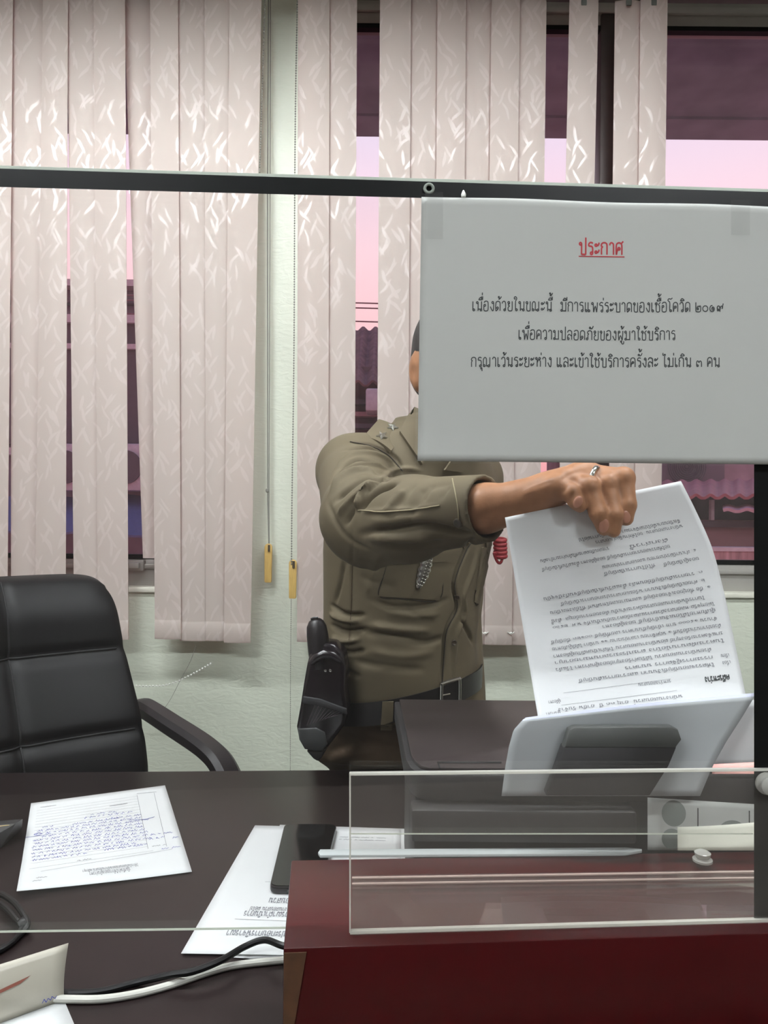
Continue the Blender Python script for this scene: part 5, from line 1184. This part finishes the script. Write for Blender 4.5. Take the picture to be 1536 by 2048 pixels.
CR = [
 # upper sleeve folds running from the elbow up to the shoulder seam
 ([(664, 965), (690, 930), (722, 918), (760, 930)], -.0065, .008), ([(660, 985), (690, 955), (720, 945), (752, 950)], .0060, .008), ([(668, 1005), (700, 975), (735, 955), (775, 962)], -.0055, .007),
 ([(676, 1030), (705, 1000), (735, 975)], .0045, .007), ([(690, 900), (730, 895), (775, 905), (800, 940)], -.0035, .007), ([(700, 885), (745, 890), (790, 915), (806, 945)], -.003, .005),
 ([(720, 1018), (738, 996), (762, 978), (790, 968)], -.012, .008), ([(712, 1020), (728, 990), (752, 966)], .007, .006), ([(716, 1022), (760, 1022), (820, 1018), (880, 1010)], .0016, .004),
 ([(722, 1068), (780, 1060), (840, 1052), (900, 1062), (950, 1070)], -.006, .008), ([(735, 1075), (800, 1078), (870, 1075)], .004, .010), ([(770, 1030), (790, 1000), (810, 980)], .003, .010), ([(820, 1040), (835, 1000), (850, 975)], -.002, .010),
 ([(655, 1000), (672, 1045), (700, 1080), (740, 1100)], -.002, .006),
 # body folds
 ([(662, 1210), (690, 1228), (730, 1230)], -.006, .006), ([(660, 1228), (690, 1240), (720, 1242)], .005, .006), ([(662, 1250), (690, 1262), (735, 1258)], -.006, .006), ([(664, 1275), (690, 1282), (720, 1278)], .005, .007), ([(668, 1295), (700, 1305), (730, 1300)], -.005, .006),
 ([(740, 1200), (790, 1215), (850, 1212), (895, 1200)], -.003, .008), ([(730, 1265), (800, 1275), (850, 1285), (890, 1275)], -.004, .009), ([(735, 1250), (800, 1258), (860, 1262)], .0035, .010), ([(700, 1320), (780, 1335), (850, 1340)], -.0025, .010), ([(920, 1240), (935, 1262), (945, 1285)], -.004, .006),
 ([(690, 1120), (680, 1170), (668, 1210)], -.003, .008), ([(705, 1060), (703, 1150), (702, 1220), (696, 1300)], -.0015, .0035),
 ([(946, 1078), (930, 1105), (908, 1165), (914, 1215), (893, 1262), (887, 1320), (883, 1375)], -.007, .006), ([(960, 1090), (945, 1140), (928, 1190), (930, 1230), (912, 1275), (905, 1360)], .003, .009),
 ([(975, 1085), (960, 1150), (948, 1205)], -.003, .005),
 ([(668, 940), (700, 912), (745, 908), (790, 925)], .003, .006), ([(672, 955), (705, 935), (742, 930), (775, 938)], .0032, .005), ([(700, 1010), (735, 985), (765, 960), (800, 952)], -.004, .005), ([(765, 965), (780, 945), (805, 938), (840, 940)], .003, .006),
 ([(690, 1050), (705, 1025), (716, 1000)], -.004, .005), ([(740, 1042), (790, 1040), (850, 1030)], .0015, .008), ([(860, 975), (880, 972), (905, 968)], -.001, .008), ([(880, 1000), (890, 985), (898, 972)], -.0012, .006),
 ([(845, 1005), (856, 985), (866, 968)], -.0012, .007), ([(800, 1015), (812, 992), (830, 966)], -.0014, .007), ([(762, 1088), (830, 1092), (890, 1082)], -.003, .008),
 ([(775, 1225), (830, 1232), (880, 1228)], .002, .010), ([(735, 1300), (800, 1312), (870, 1305)], .002, .012), ([(720, 1150), (750, 1165), (790, 1172)], -.0015, .010), ([(800, 1205), (840, 1235), (870, 1245)], -.0012, .008),
 ([(760, 1105), (745, 1150), (735, 1190)], .002, .010), ([(675, 1330), (690, 1345), (720, 1352)], -.004, .007),
]
for px, am, sg in CR: SV = crease(SV, SQ, bvs, px, am * 1.8, sg * .66, start=.3)
shirt = obj('shirt', SV, SQ, M_shirt, person, smooth=True); bvs = bvh_of(SV, SQ)
def surf_path(px, start=.3, n=8, off=.0008, b=None):
    out = []
    for p in catmull([(x, y, 0) for x, y in px], n):
        q, nn = hit(b or bvs, p.x, p.y, start)
        if q is not None: out.append(q + nn * off)
    return out
def seamline(name, px, rad, mm, parent, start=.3, b=None, **kw):
    pts = surf_path(px, start, b=b)
    if len(pts) > 2: m = MB(); m.tube(pts, rad, 6); return m.build(name, mm, parent, **kw)
def patch(name, quad, mm, parent, th=.0025, start=.3, nu=14, nv=14, b=None, off=0.0, **kw):
    q = [Vector((x, y, 0)) for x, y in quad]; last = [None]
    def fn(u, v_):
        p = q[0].lerp(q[1], u).lerp(q[3].lerp(q[2], u), v_); h_, nn = hit(b or bvs, p.x, p.y, start)
        if h_ is None: return (last[0] or P(p.x, p.y, 1.3))
        last[0] = h_ + nn * (th + off); return last[0]
    m = MB(); m.sheet(lambda u, v_: fn(u, 1 - v_), nu, nv, th * 1.3); return m.build(name, mm, parent, sharp=50, **kw)
ST = 1.21
patch('chest_pocket', [(778, 1115), (896, 1108), (878, 1200), (757, 1192)], M_shirt, shirt, .0022, ST)
patch('pocket_flap', [(790, 1104), (905, 1096), (893, 1122), (783, 1128)], M_shirt, shirt, .0045, ST)
patch('chest_pocket', [(962, 1095), (984, 1090), (956, 1208), (947, 1204)], M_shirt, shirt, .003, ST, 6, 14)
seamline('sleeve_seam', [(716, 1021), (770, 1023), (830, 1018), (880, 1011)], .0009, M_stitch, shirt)
seamline('cuff_seam', [(905, 958), (912, 990), (917, 1020), (918, 1042)], .0008, M_stitch, shirt)
seamline('side_seam', [(706, 1100), (704, 1160), (702, 1220), (697, 1300)], .0006, M_trous, shirt, ST)
def button(px, py, start, r, mm, parent, b=None):
    q, nn = hit(b or bvs, px, py, start)
    if q is None: return
    m = MB(); m.lathe([(.0005, -.001), (r, -.0005), (r, .0012), (r * .8, .0020), (r * .62, .0014), (.0005, .0013)], q + nn * .0003, nn, 18); o = m.build('button', mm, parent, sharp=40)
M_btn = mat('brown_button', (60, 50, 38), rough=.35)
for px, py in ((928, 1092), (914, 1194), (908, 1285)): button(px, py, ST, .0052, M_btn, shirt)
button(916, 1046, .3, .0058, mat('dark_cuff_button', (62, 54, 44), rough=.4), shirt)
M_edgeshade = mat('dark_seam_and_edge_shade', (46, 40, 31), rough=.9)  # dark tubes paint shade along the placket and pocket edges
seamline('placket_edge_shade', [(947, 1078), (931, 1105), (910, 1165), (915, 1215), (894, 1262), (888, 1320), (884, 1375)], .0011, M_edgeshade, shirt, ST)
seamline('pocket_edge_shade', [(778, 1117), (768, 1150), (758, 1191), (800, 1197), (876, 1199), (886, 1150), (895, 1110)], .0009, M_edgeshade, shirt, ST)
seamline('pocket_edge_shade', [(980, 1092), (968, 1150), (956, 1207), (948, 1204)], .0009, M_edgeshade, shirt, ST)
seamline('armhole_seam', [(700, 884), (740, 892), (778, 912), (804, 942)], .0010, M_edgeshade, shirt)
# collar
m = MB(); cc0, cc1 = Vector((.100, 1.380, 1.392)), Vector((.112, 1.368, 1.432)); rings = []
for (t, e_) in ((-.2, .070), (.5, .0665), (1, .0615), (1.02, .0595), (.9, .0560), (.3, .0560)):
    c_ = cc0.lerp(cc1, t); rings.append([c_ + Lv * (e_ * 1.0 * math.cos(a)) + Fv * (e_ * 1.02 * math.sin(a)) + up * (-.012 * math.sin(a)) for a in [2 * math.pi * k / 40 for k in range(40)]])
m.loft(rings, cap=False); m.build('collar', M_shirt, shirt, sharp=60)
def wing(quad, ds, name='collar_wing'):
    c4 = [P(x, y, d) for (x, y), d in zip(quad, ds)]
    m = MB(); m.sheet(lambda u, v_: c4[3].lerp(c4[2], u).lerp(c4[0].lerp(c4[1], u), v_) - Vector((0, .006 * math.sin(math.pi * v_), 0)), 8, 10, .003); return m.build(name, M_shirt, shirt, sharp=60)
patch('collar_wing', [(822, 830), (872, 838), (842, 930), (800, 868)], M_shirt, shirt, .007, ST, 10, 12)
wing([(960, 840), (985, 850), (925, 945), (890, 940)], [1.33, 1.38, 1.30, 1.265])
# shoulder strap with two stars
E4 = [P(726, 877, 1.285), P(757, 842, 1.335), P(808, 873, 1.318), P(782, 905, 1.262)]
ctr = (E4[0] + E4[2]) / 2; en = (E4[3] - E4[0]).cross(E4[1] - E4[0]).normalized()
if en.dot(CAM - ctr) < 0: en = -en
def ep(u, v_): return E4[0].lerp(E4[3], u).lerp(E4[1].lerp(E4[2], u), v_) + en * (.010 * math.sin(math.pi * min(max(u, 0), 1)) * .6 + .004)
m = MB(); m.sheet(lambda u, v_: ep(u, v_), 12, 12, .006); 
ss = m.build('shoulder_strap', M_shirt, shirt, sharp=60)
def star(c, n, r, rot, parent, up_=None):
    n = n.normalized(); a = n.orthogonal().normalized(); b_ = n.cross(a); m = MB()
    ring = [c + (a * math.cos(rot + math.pi * k / 5) + b_ * math.sin(rot + math.pi * k / 5)) * (r if k % 2 == 0 else r * .42) for k in range(10)]
    m.add(ring + [c + n * r * .45] + [p - n * .002 for p in ring] + [c - n * .002], [(k, (k + 1) % 10, 10) for k in range(10)] + [((k + 1) % 10, k, 11 + k, 11 + (k + 1) % 10) for k in range(10)] + [(11 + (k + 1) % 10, 11 + k, 21) for k in range(10)])
    return m.build('star_badge', mat('satin_silver', (215, 215, 208), rough=.38, metal=.9), parent, smooth=False, label='silver rank star')
def on_strap(px, py):
    best = None
    for i in range(41):
        for j in range(41):
            p = ep(i / 40, j / 40); dvec = p - CAM; x = PX0 + F * dvec.dot(RX) / dvec.y; y = PY0 - F * dvec.dot(UX) / dvec.y; e_ = (x - px) ** 2 + (y - py) ** 2
            if best is None or e_ < best[0]: best = (e_, p)
    return best[1]
star(on_strap(764, 874) + en * .003, (en + Vector((-.1, -.35, 0))).normalized(), .0105, .5, ss)
star(on_strap(785, 857) + en * .003, (en + Vector((0, -.2, .1))).normalized(), .0105, .2, ss)
# badge on the pocket: long silver wreath
bp = surf_path([(857, 1103), (850, 1125), (843, 1150), (834, 1175)], ST, 8, .005)
if len(bp) > 6:
    m = MB(); n_ = len(bp); wprof = lambda t: .0035 + .0085 * math.sin(math.pi * min(1, t * .95 + .05)) ** .8
    rings = []
    for i, p in enumerate(bp):
        t = i / (n_ - 1); w_ = wprof(t) * (1 + .10 * math.sin(t * 40)); tt = (bp[min(i + 1, n_ - 1)] - bp[max(i - 1, 0)]).normalized(); _, nn = hit(bvs, 848 - 14 * t, 1105 + 70 * t, ST); nn = nn or -DX; sd = tt.cross(nn).normalized()
        rings.append([p + sd * w_ * math.cos(a) + nn * .0028 * math.sin(a) for a in [2 * math.pi * k / 12 for k in range(12)]])
    m.loft(rings)
    for i in range(2, n_ - 2, 2):
        w_ = wprof(i / (n_ - 1)); tt = (bp[i + 1] - bp[i - 1]).normalized(); sd = tt.cross(Vector((0, -1, 0))).normalized()
        for s_ in (-.55, 0, .55): m.lathe([(.0003, .0), (.0022, .0008), (.0016, .003), (.0003, .0038)], bp[i] + sd * w_ * s_ - DX * .001, Vector((.4, -1, .1)), 7)
    m.build('badge', M_silver, shirt, sharp=40, clean=False, label='long silver wreath badge on the chest pocket')
# red cord
m = MB(); c0 = P(1000, 1079, 1.385)
for k in range(5):
    cz = P(1000 + k * .3, 1080 + k * 8, 1.385); m.tube([cz + RX * (.0095 * math.cos(t)) + DX * (.0095 * math.sin(t)) + UX * (.0018 * math.sin(t)) for t in [2 * math.pi * i / 18 for i in range(18)]], .0042, 8, closed=True)
m.tube(catmull([P(996, 1112, 1.38), P(988, 1106, 1.375), P(994, 1122, 1.38), P(1000, 1126, 1.38), P(1004, 1119, 1.38), P(1004, 1108, 1.385)], 6), .0028, 7)
m.tube(catmull([P(985, 1080, 1.40), P(994, 1070, 1.39), P(1000, 1060, 1.39), P(992, 1040, 1.41)], 6), .0035, 7)
m.build('red_cord', mat('dark_red_cord', (128, 26, 32), rough=.6, bump=.3, bscale=900), shirt, clean=False, label='twisted dark red whistle cord')
patch('name_flap', [(968, 1076), (992, 1076), (990, 1100), (972, 1106)], M_shirt, shirt, .004, ST, 4, 4)

# --- trousers, belt
T_ = Field(axis([(-.22, .30, .007)]), axis([(1.29, 1.86, .007)]), axis([(.06, .93, .008)]))
T_.loft([(.79, .042, 1.462, .160, .110), (.86, .042, 1.455, .164, .117), (.915, .040, 1.445, .163, .119)], La, Fa, .03)
T_.chain([v(RH), v(RK), v(RA)], [.088, .070, .060], .04); T_.chain([v(LH), v(LK), v(LA_)], [.088, .070, .060], .04)
T_.ell((-.065, 1.45, .825), (.078, .075, .07), .05)
TV, TQ = T_.mesh(); TV = relax(TV, TQ, 3); bvt = bvh_of(TV, TQ)
for px, am, sg in (([(640, 1530), (670, 1500), (700, 1490)], -.005, .008), ([(690, 1470), (730, 1485), (770, 1490)], -.004, .008), ([(620, 1535), (650, 1515), (690, 1510), (740, 1500)], .005, .009)): TV = crease(TV, TQ, bvt, px, am, sg)
tro = obj('trousers', TV, TQ, M_trous, person, smooth=True)
bc = Vector((.041, 1.443, .906)); 
def beltp(a, e_, h_): 
    c_, s_ = math.cos(a), math.sin(a); p = 2 / 2.3
    q = Lv * ((.1665 + e_) * math.copysign(abs(c_) ** p, c_)) + Fv * ((.1225 + e_) * math.copysign(abs(s_) ** p, s_))
    return bc + q + up * (h_ + .11 * q.dot(Lv) + .10 * q.dot(Fv))
m = MB(); n_ = 72; rings = []
for k in range(n_ + 1):
    a = 2 * math.pi * k / n_; rings.append([beltp(a, 0, -.02), beltp(a, .0035, -.0205), beltp(a, .0035, .0205), beltp(a, 0, .02)])
m.loft(rings, cap=False); belt = m.build('belt', M_belt, person, sharp=40)
bvbelt = BVHTree.FromPolygons([tuple(p) for p in m.v], m.f)
patch('belt_loop', [(766, 1383), (787, 1383), (784, 1461), (761, 1461)], M_shirt, tro, .005, ST, 4, 12, b=bvbelt)
# buckle
q, nn = hit(bvbelt, 898, 1386, ST)
if q is None: q, nn = P(898, 1386, 1.32), Vector((.6, -.8, 0))
nn = Vector((nn.x, nn.y, 0)).normalized(); sx = up.cross(nn).normalized(); sx = sx if sx.x > 0 else -sx
m = MB(); wq, hq = .0235, .0225
fr_ = [q + nn * .004 + sx * (wq * a) + up * (hq * b_) + up * (.06 * wq * a) for a, b_ in ((-1, -.8), (-1, .8), (-.85, 1), (.85, 1), (1, .8), (1, -.8), (.85, -1), (-.85, -1))]
m.tube(catmull(fr_, 4, True), .0032, 10, closed=True); m.tube([q + nn * .005 - sx * wq, q + nn * .0055 - sx * .004], .002, 8); m.build('buckle', M_silver, belt, label='silver belt buckle frame')
for a, nm in ((RA, 'r'), (LA_, 'l')):
    m = MB(); rings = []; base = Vector((a.x, a.y, 0)) - Fv * .03
    for (t, w_, h_) in ((-.055, .022, .05), (-.045, .034, .085), (0, .038, .09), (.06, .042, .075), (.12, .046, .06), (.17, .042, .045), (.205, .022, .03)):
        c_ = base + Fv * t; rings.append([c_ + Lv * (w_ * math.cos(k)) + up * max(.0, (h_ / 2 + h_ / 2 * math.sin(k))) for k in [2 * math.pi * i / 18 for i in range(18)]])
    m.loft(rings); m.build('shoe', M_hol, person, sharp=60)
# hair, eyes, brows, nails, ring
Hf = Field(axis([(hd.x - .11, hd.x + .11, .005)]), axis([(hd.y - .13, hd.y + .14, .005)]), axis([(hd.z - .11, hd.z + .14, .005)]))
Hf.ell(H(0, -.012, .034), (.0785, .0985, .092), .02, A_); Hf.ell(H(0, -.055, -.02), (.066, .05, .055), .03, A_)
Hf.halfcut(H(0, .055, .055), Fh * .8 - Uh * .62); Hf.halfcut(H(0, -.01, -.02), Fh * .9 - Uh * .45)
for s_ in (-1, 1): Hf.ell(H(s_ * .085, .0, -.02), (.022, .024, .040), .004, A_, op='c')
HV, HQ = Hf.mesh(); HV = relax(HV, HQ, 2); obj('hair', HV, HQ, M_hair, person)
def ellm(m, c, A, r, nu=12, nv=8):
    rings = []
    for j in range(1, nv):
        t = math.pi * j / nv; rings.append([c + A[0] * (r[0] * math.sin(t) * math.cos(p)) + A[1] * (r[1] * math.sin(t) * math.sin(p)) + A[2] * (r[2] * math.cos(t)) for p in [2 * math.pi * i / nu for i in range(nu)]])
    m.loft(rings); return m
for s_ in (-1, 1):
    m = MB(); ellm(m, Vector(H(s_ * .031, .083, .000)), (Lh, Fh, Uh), (.0125, .0105, .0085)); ey = m.build('eye', mat('eye_white', (214, 208, 200), rough=.15), person)
    m = MB(); ellm(m, Vector(H(s_ * .031, .0905, -.001)), (Lh, Fh, Uh), (.0055, .0035, .0055)); m.build('iris', mat('dark_iris', (30, 20, 14), rough=.1), ey)
    m = MB(); m.tube([Vector(H(s_ * x, y, z)) for x, y, z in ((.016, .096, .018), (.03, .096, .023), (.046, .086, .019))], [.003, .0035, .002], 8, flat=.6); m.build('eyebrow', M_hair, person)
M_nail = mat('pink_nail', (178, 126, 104), rough=.28, spec=.6)
bvb = bvh_of(BV, BQ)
for (px, py, w_, h_, rot) in ((1156, 1004, .0052, .0075, -.55), (1208, 1052, .0058, .0085, -.10), (1253, 1034, .0055, .0075, .05)):
    q, nn = hit(bvb, px, py)
    if q is None: continue
    a1 = (RX * math.cos(rot) + UX * math.sin(rot)); a1 = (a1 - nn * a1.dot(nn)).normalized(); a2 = nn.cross(a1)
    m = MB(); ellm(m, q - nn * .0002, (a1, a2, nn), (w_, h_, .0011), 16, 8); m.build('fingernail', M_nail, person)
mc, pp = MC['middle'], FG['middle'][0]; c_ = mc.lerp(pp, .52) + Vector((0, -.001, .002)); ax = (pp - mc).normalized(); u_ = ax.orthogonal().normalized(); w2 = ax.cross(u_); m = MB(); rr = .0155
rings = []
for (dr, dz) in ((0, -.0028), (.0012, -.0022), (.0014, 0), (.0012, .0022), (0, .0028), (-.0006, 0)):
    rings.append([c_ + ax * dz + (u_ * math.cos(t) + w2 * math.sin(t)) * (rr + dr) for t in [2 * math.pi * k / 32 for k in range(32)]])
m.loft(rings + [rings[0]], cap=False); m.build('finger_ring', M_silver, person, sharp=60, label='plain silver ring')

# ------------------------------------------------------------------ holster and sidearm on the right hip
def hp(px, py, d=1.262): return P(px, py, d - .012)
ho = empty('holster', hp(640, 1505, 1.285), 'black leather holster hanging at the belt on the person\'s right hip', 'holster')
m = MB(); out = [(622, 1294), (640, 1284), (668, 1288), (686, 1306), (692, 1335), (690, 1380), (695, 1420), (689, 1450), (672, 1474), (655, 1496), (640, 1506), (610, 1500), (597, 1480), (592, 1455), (600, 1410), (606, 1370), (613, 1330)]
m.prism([hp(x, y) for x, y in out], (0.004, .052, 0), .008, 3); m.build('pouch', M_hol, ho, sharp=60)
m = MB(); m.prism([hp(x, y, 1.2605) for x, y in [(595, 1457), (632, 1455), (650, 1464), (655, 1488), (644, 1503), (628, 1503), (609, 1499), (598, 1480)]], (.004, .050, 0), .003, 2); m.build('end_cap', mat('grey_holster_cap', (50, 52, 52), rough=.5), ho, sharp=60, label='dull grey lower end cap')
m = MB(); m.prism([hp(x, y, 1.268) for x, y in [(612, 1502), (650, 1500), (646, 1512), (636, 1524), (626, 1518)]], (.004, .035, 0), .003); m.build('tip', M_prn, ho, sharp=60)
m = MB(); m.prism([hp(x, y, 1.2585) for x, y in [(606, 1393), (640, 1398), (693, 1418), (694, 1430), (640, 1412), (604, 1407)]], (0, .006, 0), .0012); m.build('strap', mat('worn_black_strap', (44, 44, 46), rough=.6), ho, sharp=60)
m = MB(); m.tube([hp(x, y, 1.257) for x, y in ((622, 1326), (632, 1316), (648, 1308), (666, 1310), (682, 1322))], [.005, .008, .009, .008, .005], 12); m.build('retaining_band', M_hol, ho)
for px in (651, 661):
    q = hp(px, 1341, 1.2605); m = MB(); m.lathe([(.0003, .0025), (.0022, .0018), (.0028, 0)][::-1], q, -DX, 10); m.build('rivet', M_silver, ho)
for k in range(9):
    a, b_ = (614 + 6 * k, 1450 - 2 * k), (634 + 7.5 * k, 1400 + 3 * k); m = MB(); m.tube([hp(*a, 1.2603), hp(*b_, 1.2603)], .0004, 5); m.build('grey_line', mat('grey_line_mark', (78, 66, 72), rough=.6), ho)  # fine grey lines laid across the pouch
gn = empty('sidearm', hp(636, 1300, 1.285), 'black grip of a sidearm standing up out of the holster', 'handgun')
m = MB(); ax_ = [(632, 1243), (634, 1252), (635, 1270), (638, 1300), (642, 1335)]; rd_ = [.004, .0135, .0180, .0185, .0175]
m.tube([hp(x, y, 1.278) for x, y in [(631, 1236), (631.5, 1238), (632, 1242), (633, 1252), (635, 1270), (638, 1300), (642, 1335)]], [.003, .008, .0125, .0168, .0185, .0188, .018], 20); m.build('grip', M_plast, gn, sharp=60)
m = MB(); q = hp(632, 1238, 1.277); m.tube([q + Vector((-.008, -.004, .0)), q + Vector((-.003, -.006, .003)), q + Vector((.004, -.006, .003))], .002, 6); m.build('lanyard_loop', M_prn, gn)

# ------------------------------------------------------------------ the sheet in the hand
Lp = [Vector((1010, 1035, 0)), Vector((1042, 1230, 0)), Vector((1075, 1428, 0)), Vector((1081, 1462, 0))]
Rp = [Vector((1362, 962, 0)), Vector((1394, 1026, 0)), Vector((1424, 1095, 0)), Vector((1446, 1175, 0)), Vector((1466, 1268, 0)), Vector((1492, 1392, 0)), Vector((1497, 1420, 0))]
def path_at(C_, t):
    ls = [(b - a).length for a, b in zip(C_[:-1], C_[1:])]; s_ = t * sum(ls)
    for i, l in enumerate(ls):
        if s_ <= l or i == len(ls) - 1: return C_[i].lerp(C_[i + 1], min(1, s_ / l))
        s_ -= l
Lcr, Rcr = catmull(Lp, 6), catmull(Rp, 6)
def page(u, v_, off=0.0):
    p = path_at(Lcr, v_).lerp(path_at(Rcr, v_), u)
    d = .8680 + .028 * u + .012 * math.sin(math.pi * v_) * u * u - .098 * v_ ** 1.9 * (1 - u) - .085 * v_ ** 1.9 * u
    return P(p.x, p.y, d - off)
pg2 = empty('printed_sheet', page(.5, 1), 'large printed sheet held up by the hand, its lower edge behind the feed sheets', 'paper')
m = MB(); m.sheet(lambda u, v_: page(u, 1 - v_), 40, 50, .0003); m.build('sheet', mat('brightened_page_paper', (240, 242, 243), rough=.75, var=.01, transl=.36), pg2, sharp=180)  # white paper brightened to stand in for light on the held sheet
LN = [ # v position of the printed row from the top edge, u start/end as seen, text (the head of the letter is at the lower edge)
 (.160, .36, .90, 'จึงเรียนมาเพื่อโปรดพิจารณา และดำเนินการต่อไป'), (.185, .44, .90, 'พนักงานสอบสวน  ขอให้ท่านจัดส่งเอกสาร'),
 (.222, .14, .50, 'รายละเอียดตามที่ได้กล่าวมาข้างต้น'), (.232, .60, .80, 'ดังกล่าวนี้'), (.262, .14, .80, 'ขอให้ตรวจสอบรายการเดินบัญชี ของผู้ต้องหา ตั้งแต่วันที่เปิดบัญชี'),
 (.300, .44, .92, '๔. สำเนาบัตรประชาชน และเอกสารประกอบ'), (.335, .74, .92, 'ของผู้เปิดบัญชี'), (.330, .44, .70, 'ที่ใช้ในการเปิดบัญชี'),
 (.395, .12, .92, '๓. รายการเดินบัญชีย้อนหลัง ตั้งแต่วันที่เปิดบัญชีจนถึงปัจจุบัน'), (.430, .20, .92, '๒. คำขอเปิดบัญชีเงินฝาก พร้อมเอกสารประกอบการเปิดบัญชี'), (.462, .14, .94, '๑. ชื่อ ที่อยู่ของเจ้าของบัญชี และหมายเลขโทรศัพท์ ที่ใช้ลงทะเบียน'),
 (.500, .14, .90, 'ในการนี้พนักงานสอบสวนมีความจำเป็น ต้องขอทราบข้อมูล  ดังนี้'), (.532, .14, .94, 'โดยทุจริต หลอกลวงด้วยการแสดงข้อความอันเป็นเท็จ พ.ศ. ๒๕๖๐'), (.560, .38, .94, 'ผู้เสียหายได้โอนเงินเข้าบัญชี ของผู้ต้องหา'),
 (.595, .12, .94, 'จำนวน ๑๕๐๐๐ บาท เข้าบัญชีธนาคาร เลขที่บัญชี ๐๐๑๒๓ ชื่อบัญชี'), (.627, .12, .95, 'ด้วยปรากฏว่าเมื่อวันที่ ๑ พฤศจิกายน เวลาประมาณ ๑๑ นาฬิกา ได้มีผู้เสียหาย'), (.660, .12, .95, 'มาแจ้งความร้องทุกข์ ต่อพนักงานสอบสวน ให้ดำเนินคดีกับผู้ต้องหา'),
 (.690, .12, .95, 'ในความผิดฐานฉ้อโกง ตามประมวลกฎหมายอาญา'), (.722, .12, .88, 'ด้วยพนักงานสอบสวน ได้รับคำร้องทุกข์ของผู้กล่าวหา ไว้แล้ว'), (.755, .45, .88, 'กรรมการผู้จัดการ ธนาคาร'), (.755, .92, .96, 'เรียน'), (.785, .22, .88, 'ให้ตรวจสอบบัญชีเงินฝาก และรายการเดินบัญชี'), (.785, .92, .96, 'เรื่อง'),
 (.835, .50, .66, 'ระหว่างสอบสวน'), (.865, .06, .12, 'ผู้ต้องหา'), (.905, .10, .70, 'พนักงานสอบสวน  อายุ ๓๓ ปี  อาชีพ รับจ้าง'), (.918, .04, .11, 'ผู้กล่าวหา'), (.958, .10, .16, 'พ.ศ.'), (.958, .36, .46, 'พ.ศ.๒๕๖๔'), (.955, .6, .84, 'เดือน  ๑  สถานีตำรวจ')]
pg_ = MB(); dk_ = MB()
def on_page(u, v_): return page(u, v_, .0005)
def prow(mb, v_, u0, u1, s, hk_=.0112, wd=.12):
    st, wt = text_strokes(s); k = (u1 - u0) / wt
    ribbons(mb, st, wd, lambda a, b: on_page(u1 - a * k, v_ + b * hk_), 2)
for r_ in LN: prow(pg_, *r_)
prow(dk_, .842, .82, .94, 'คดีระหว่าง', .02, .22); prow(dk_, .932, .44, .60, 'ความอาญา', .02, .2)
line3(pg_, [(.14, .838), (.66, .832)], on_page, .0012); line3(pg_, [(.12, .892), (.68, .885)], on_page, .0012); line3(pg_, [(.1, .95), (.9, .945)], on_page, .001)
pg_.build('printed_text', M_grey, pg2, smooth=False, clean=False); dk_.build('printed_heading', M_ink, pg2, smooth=False, clean=False)
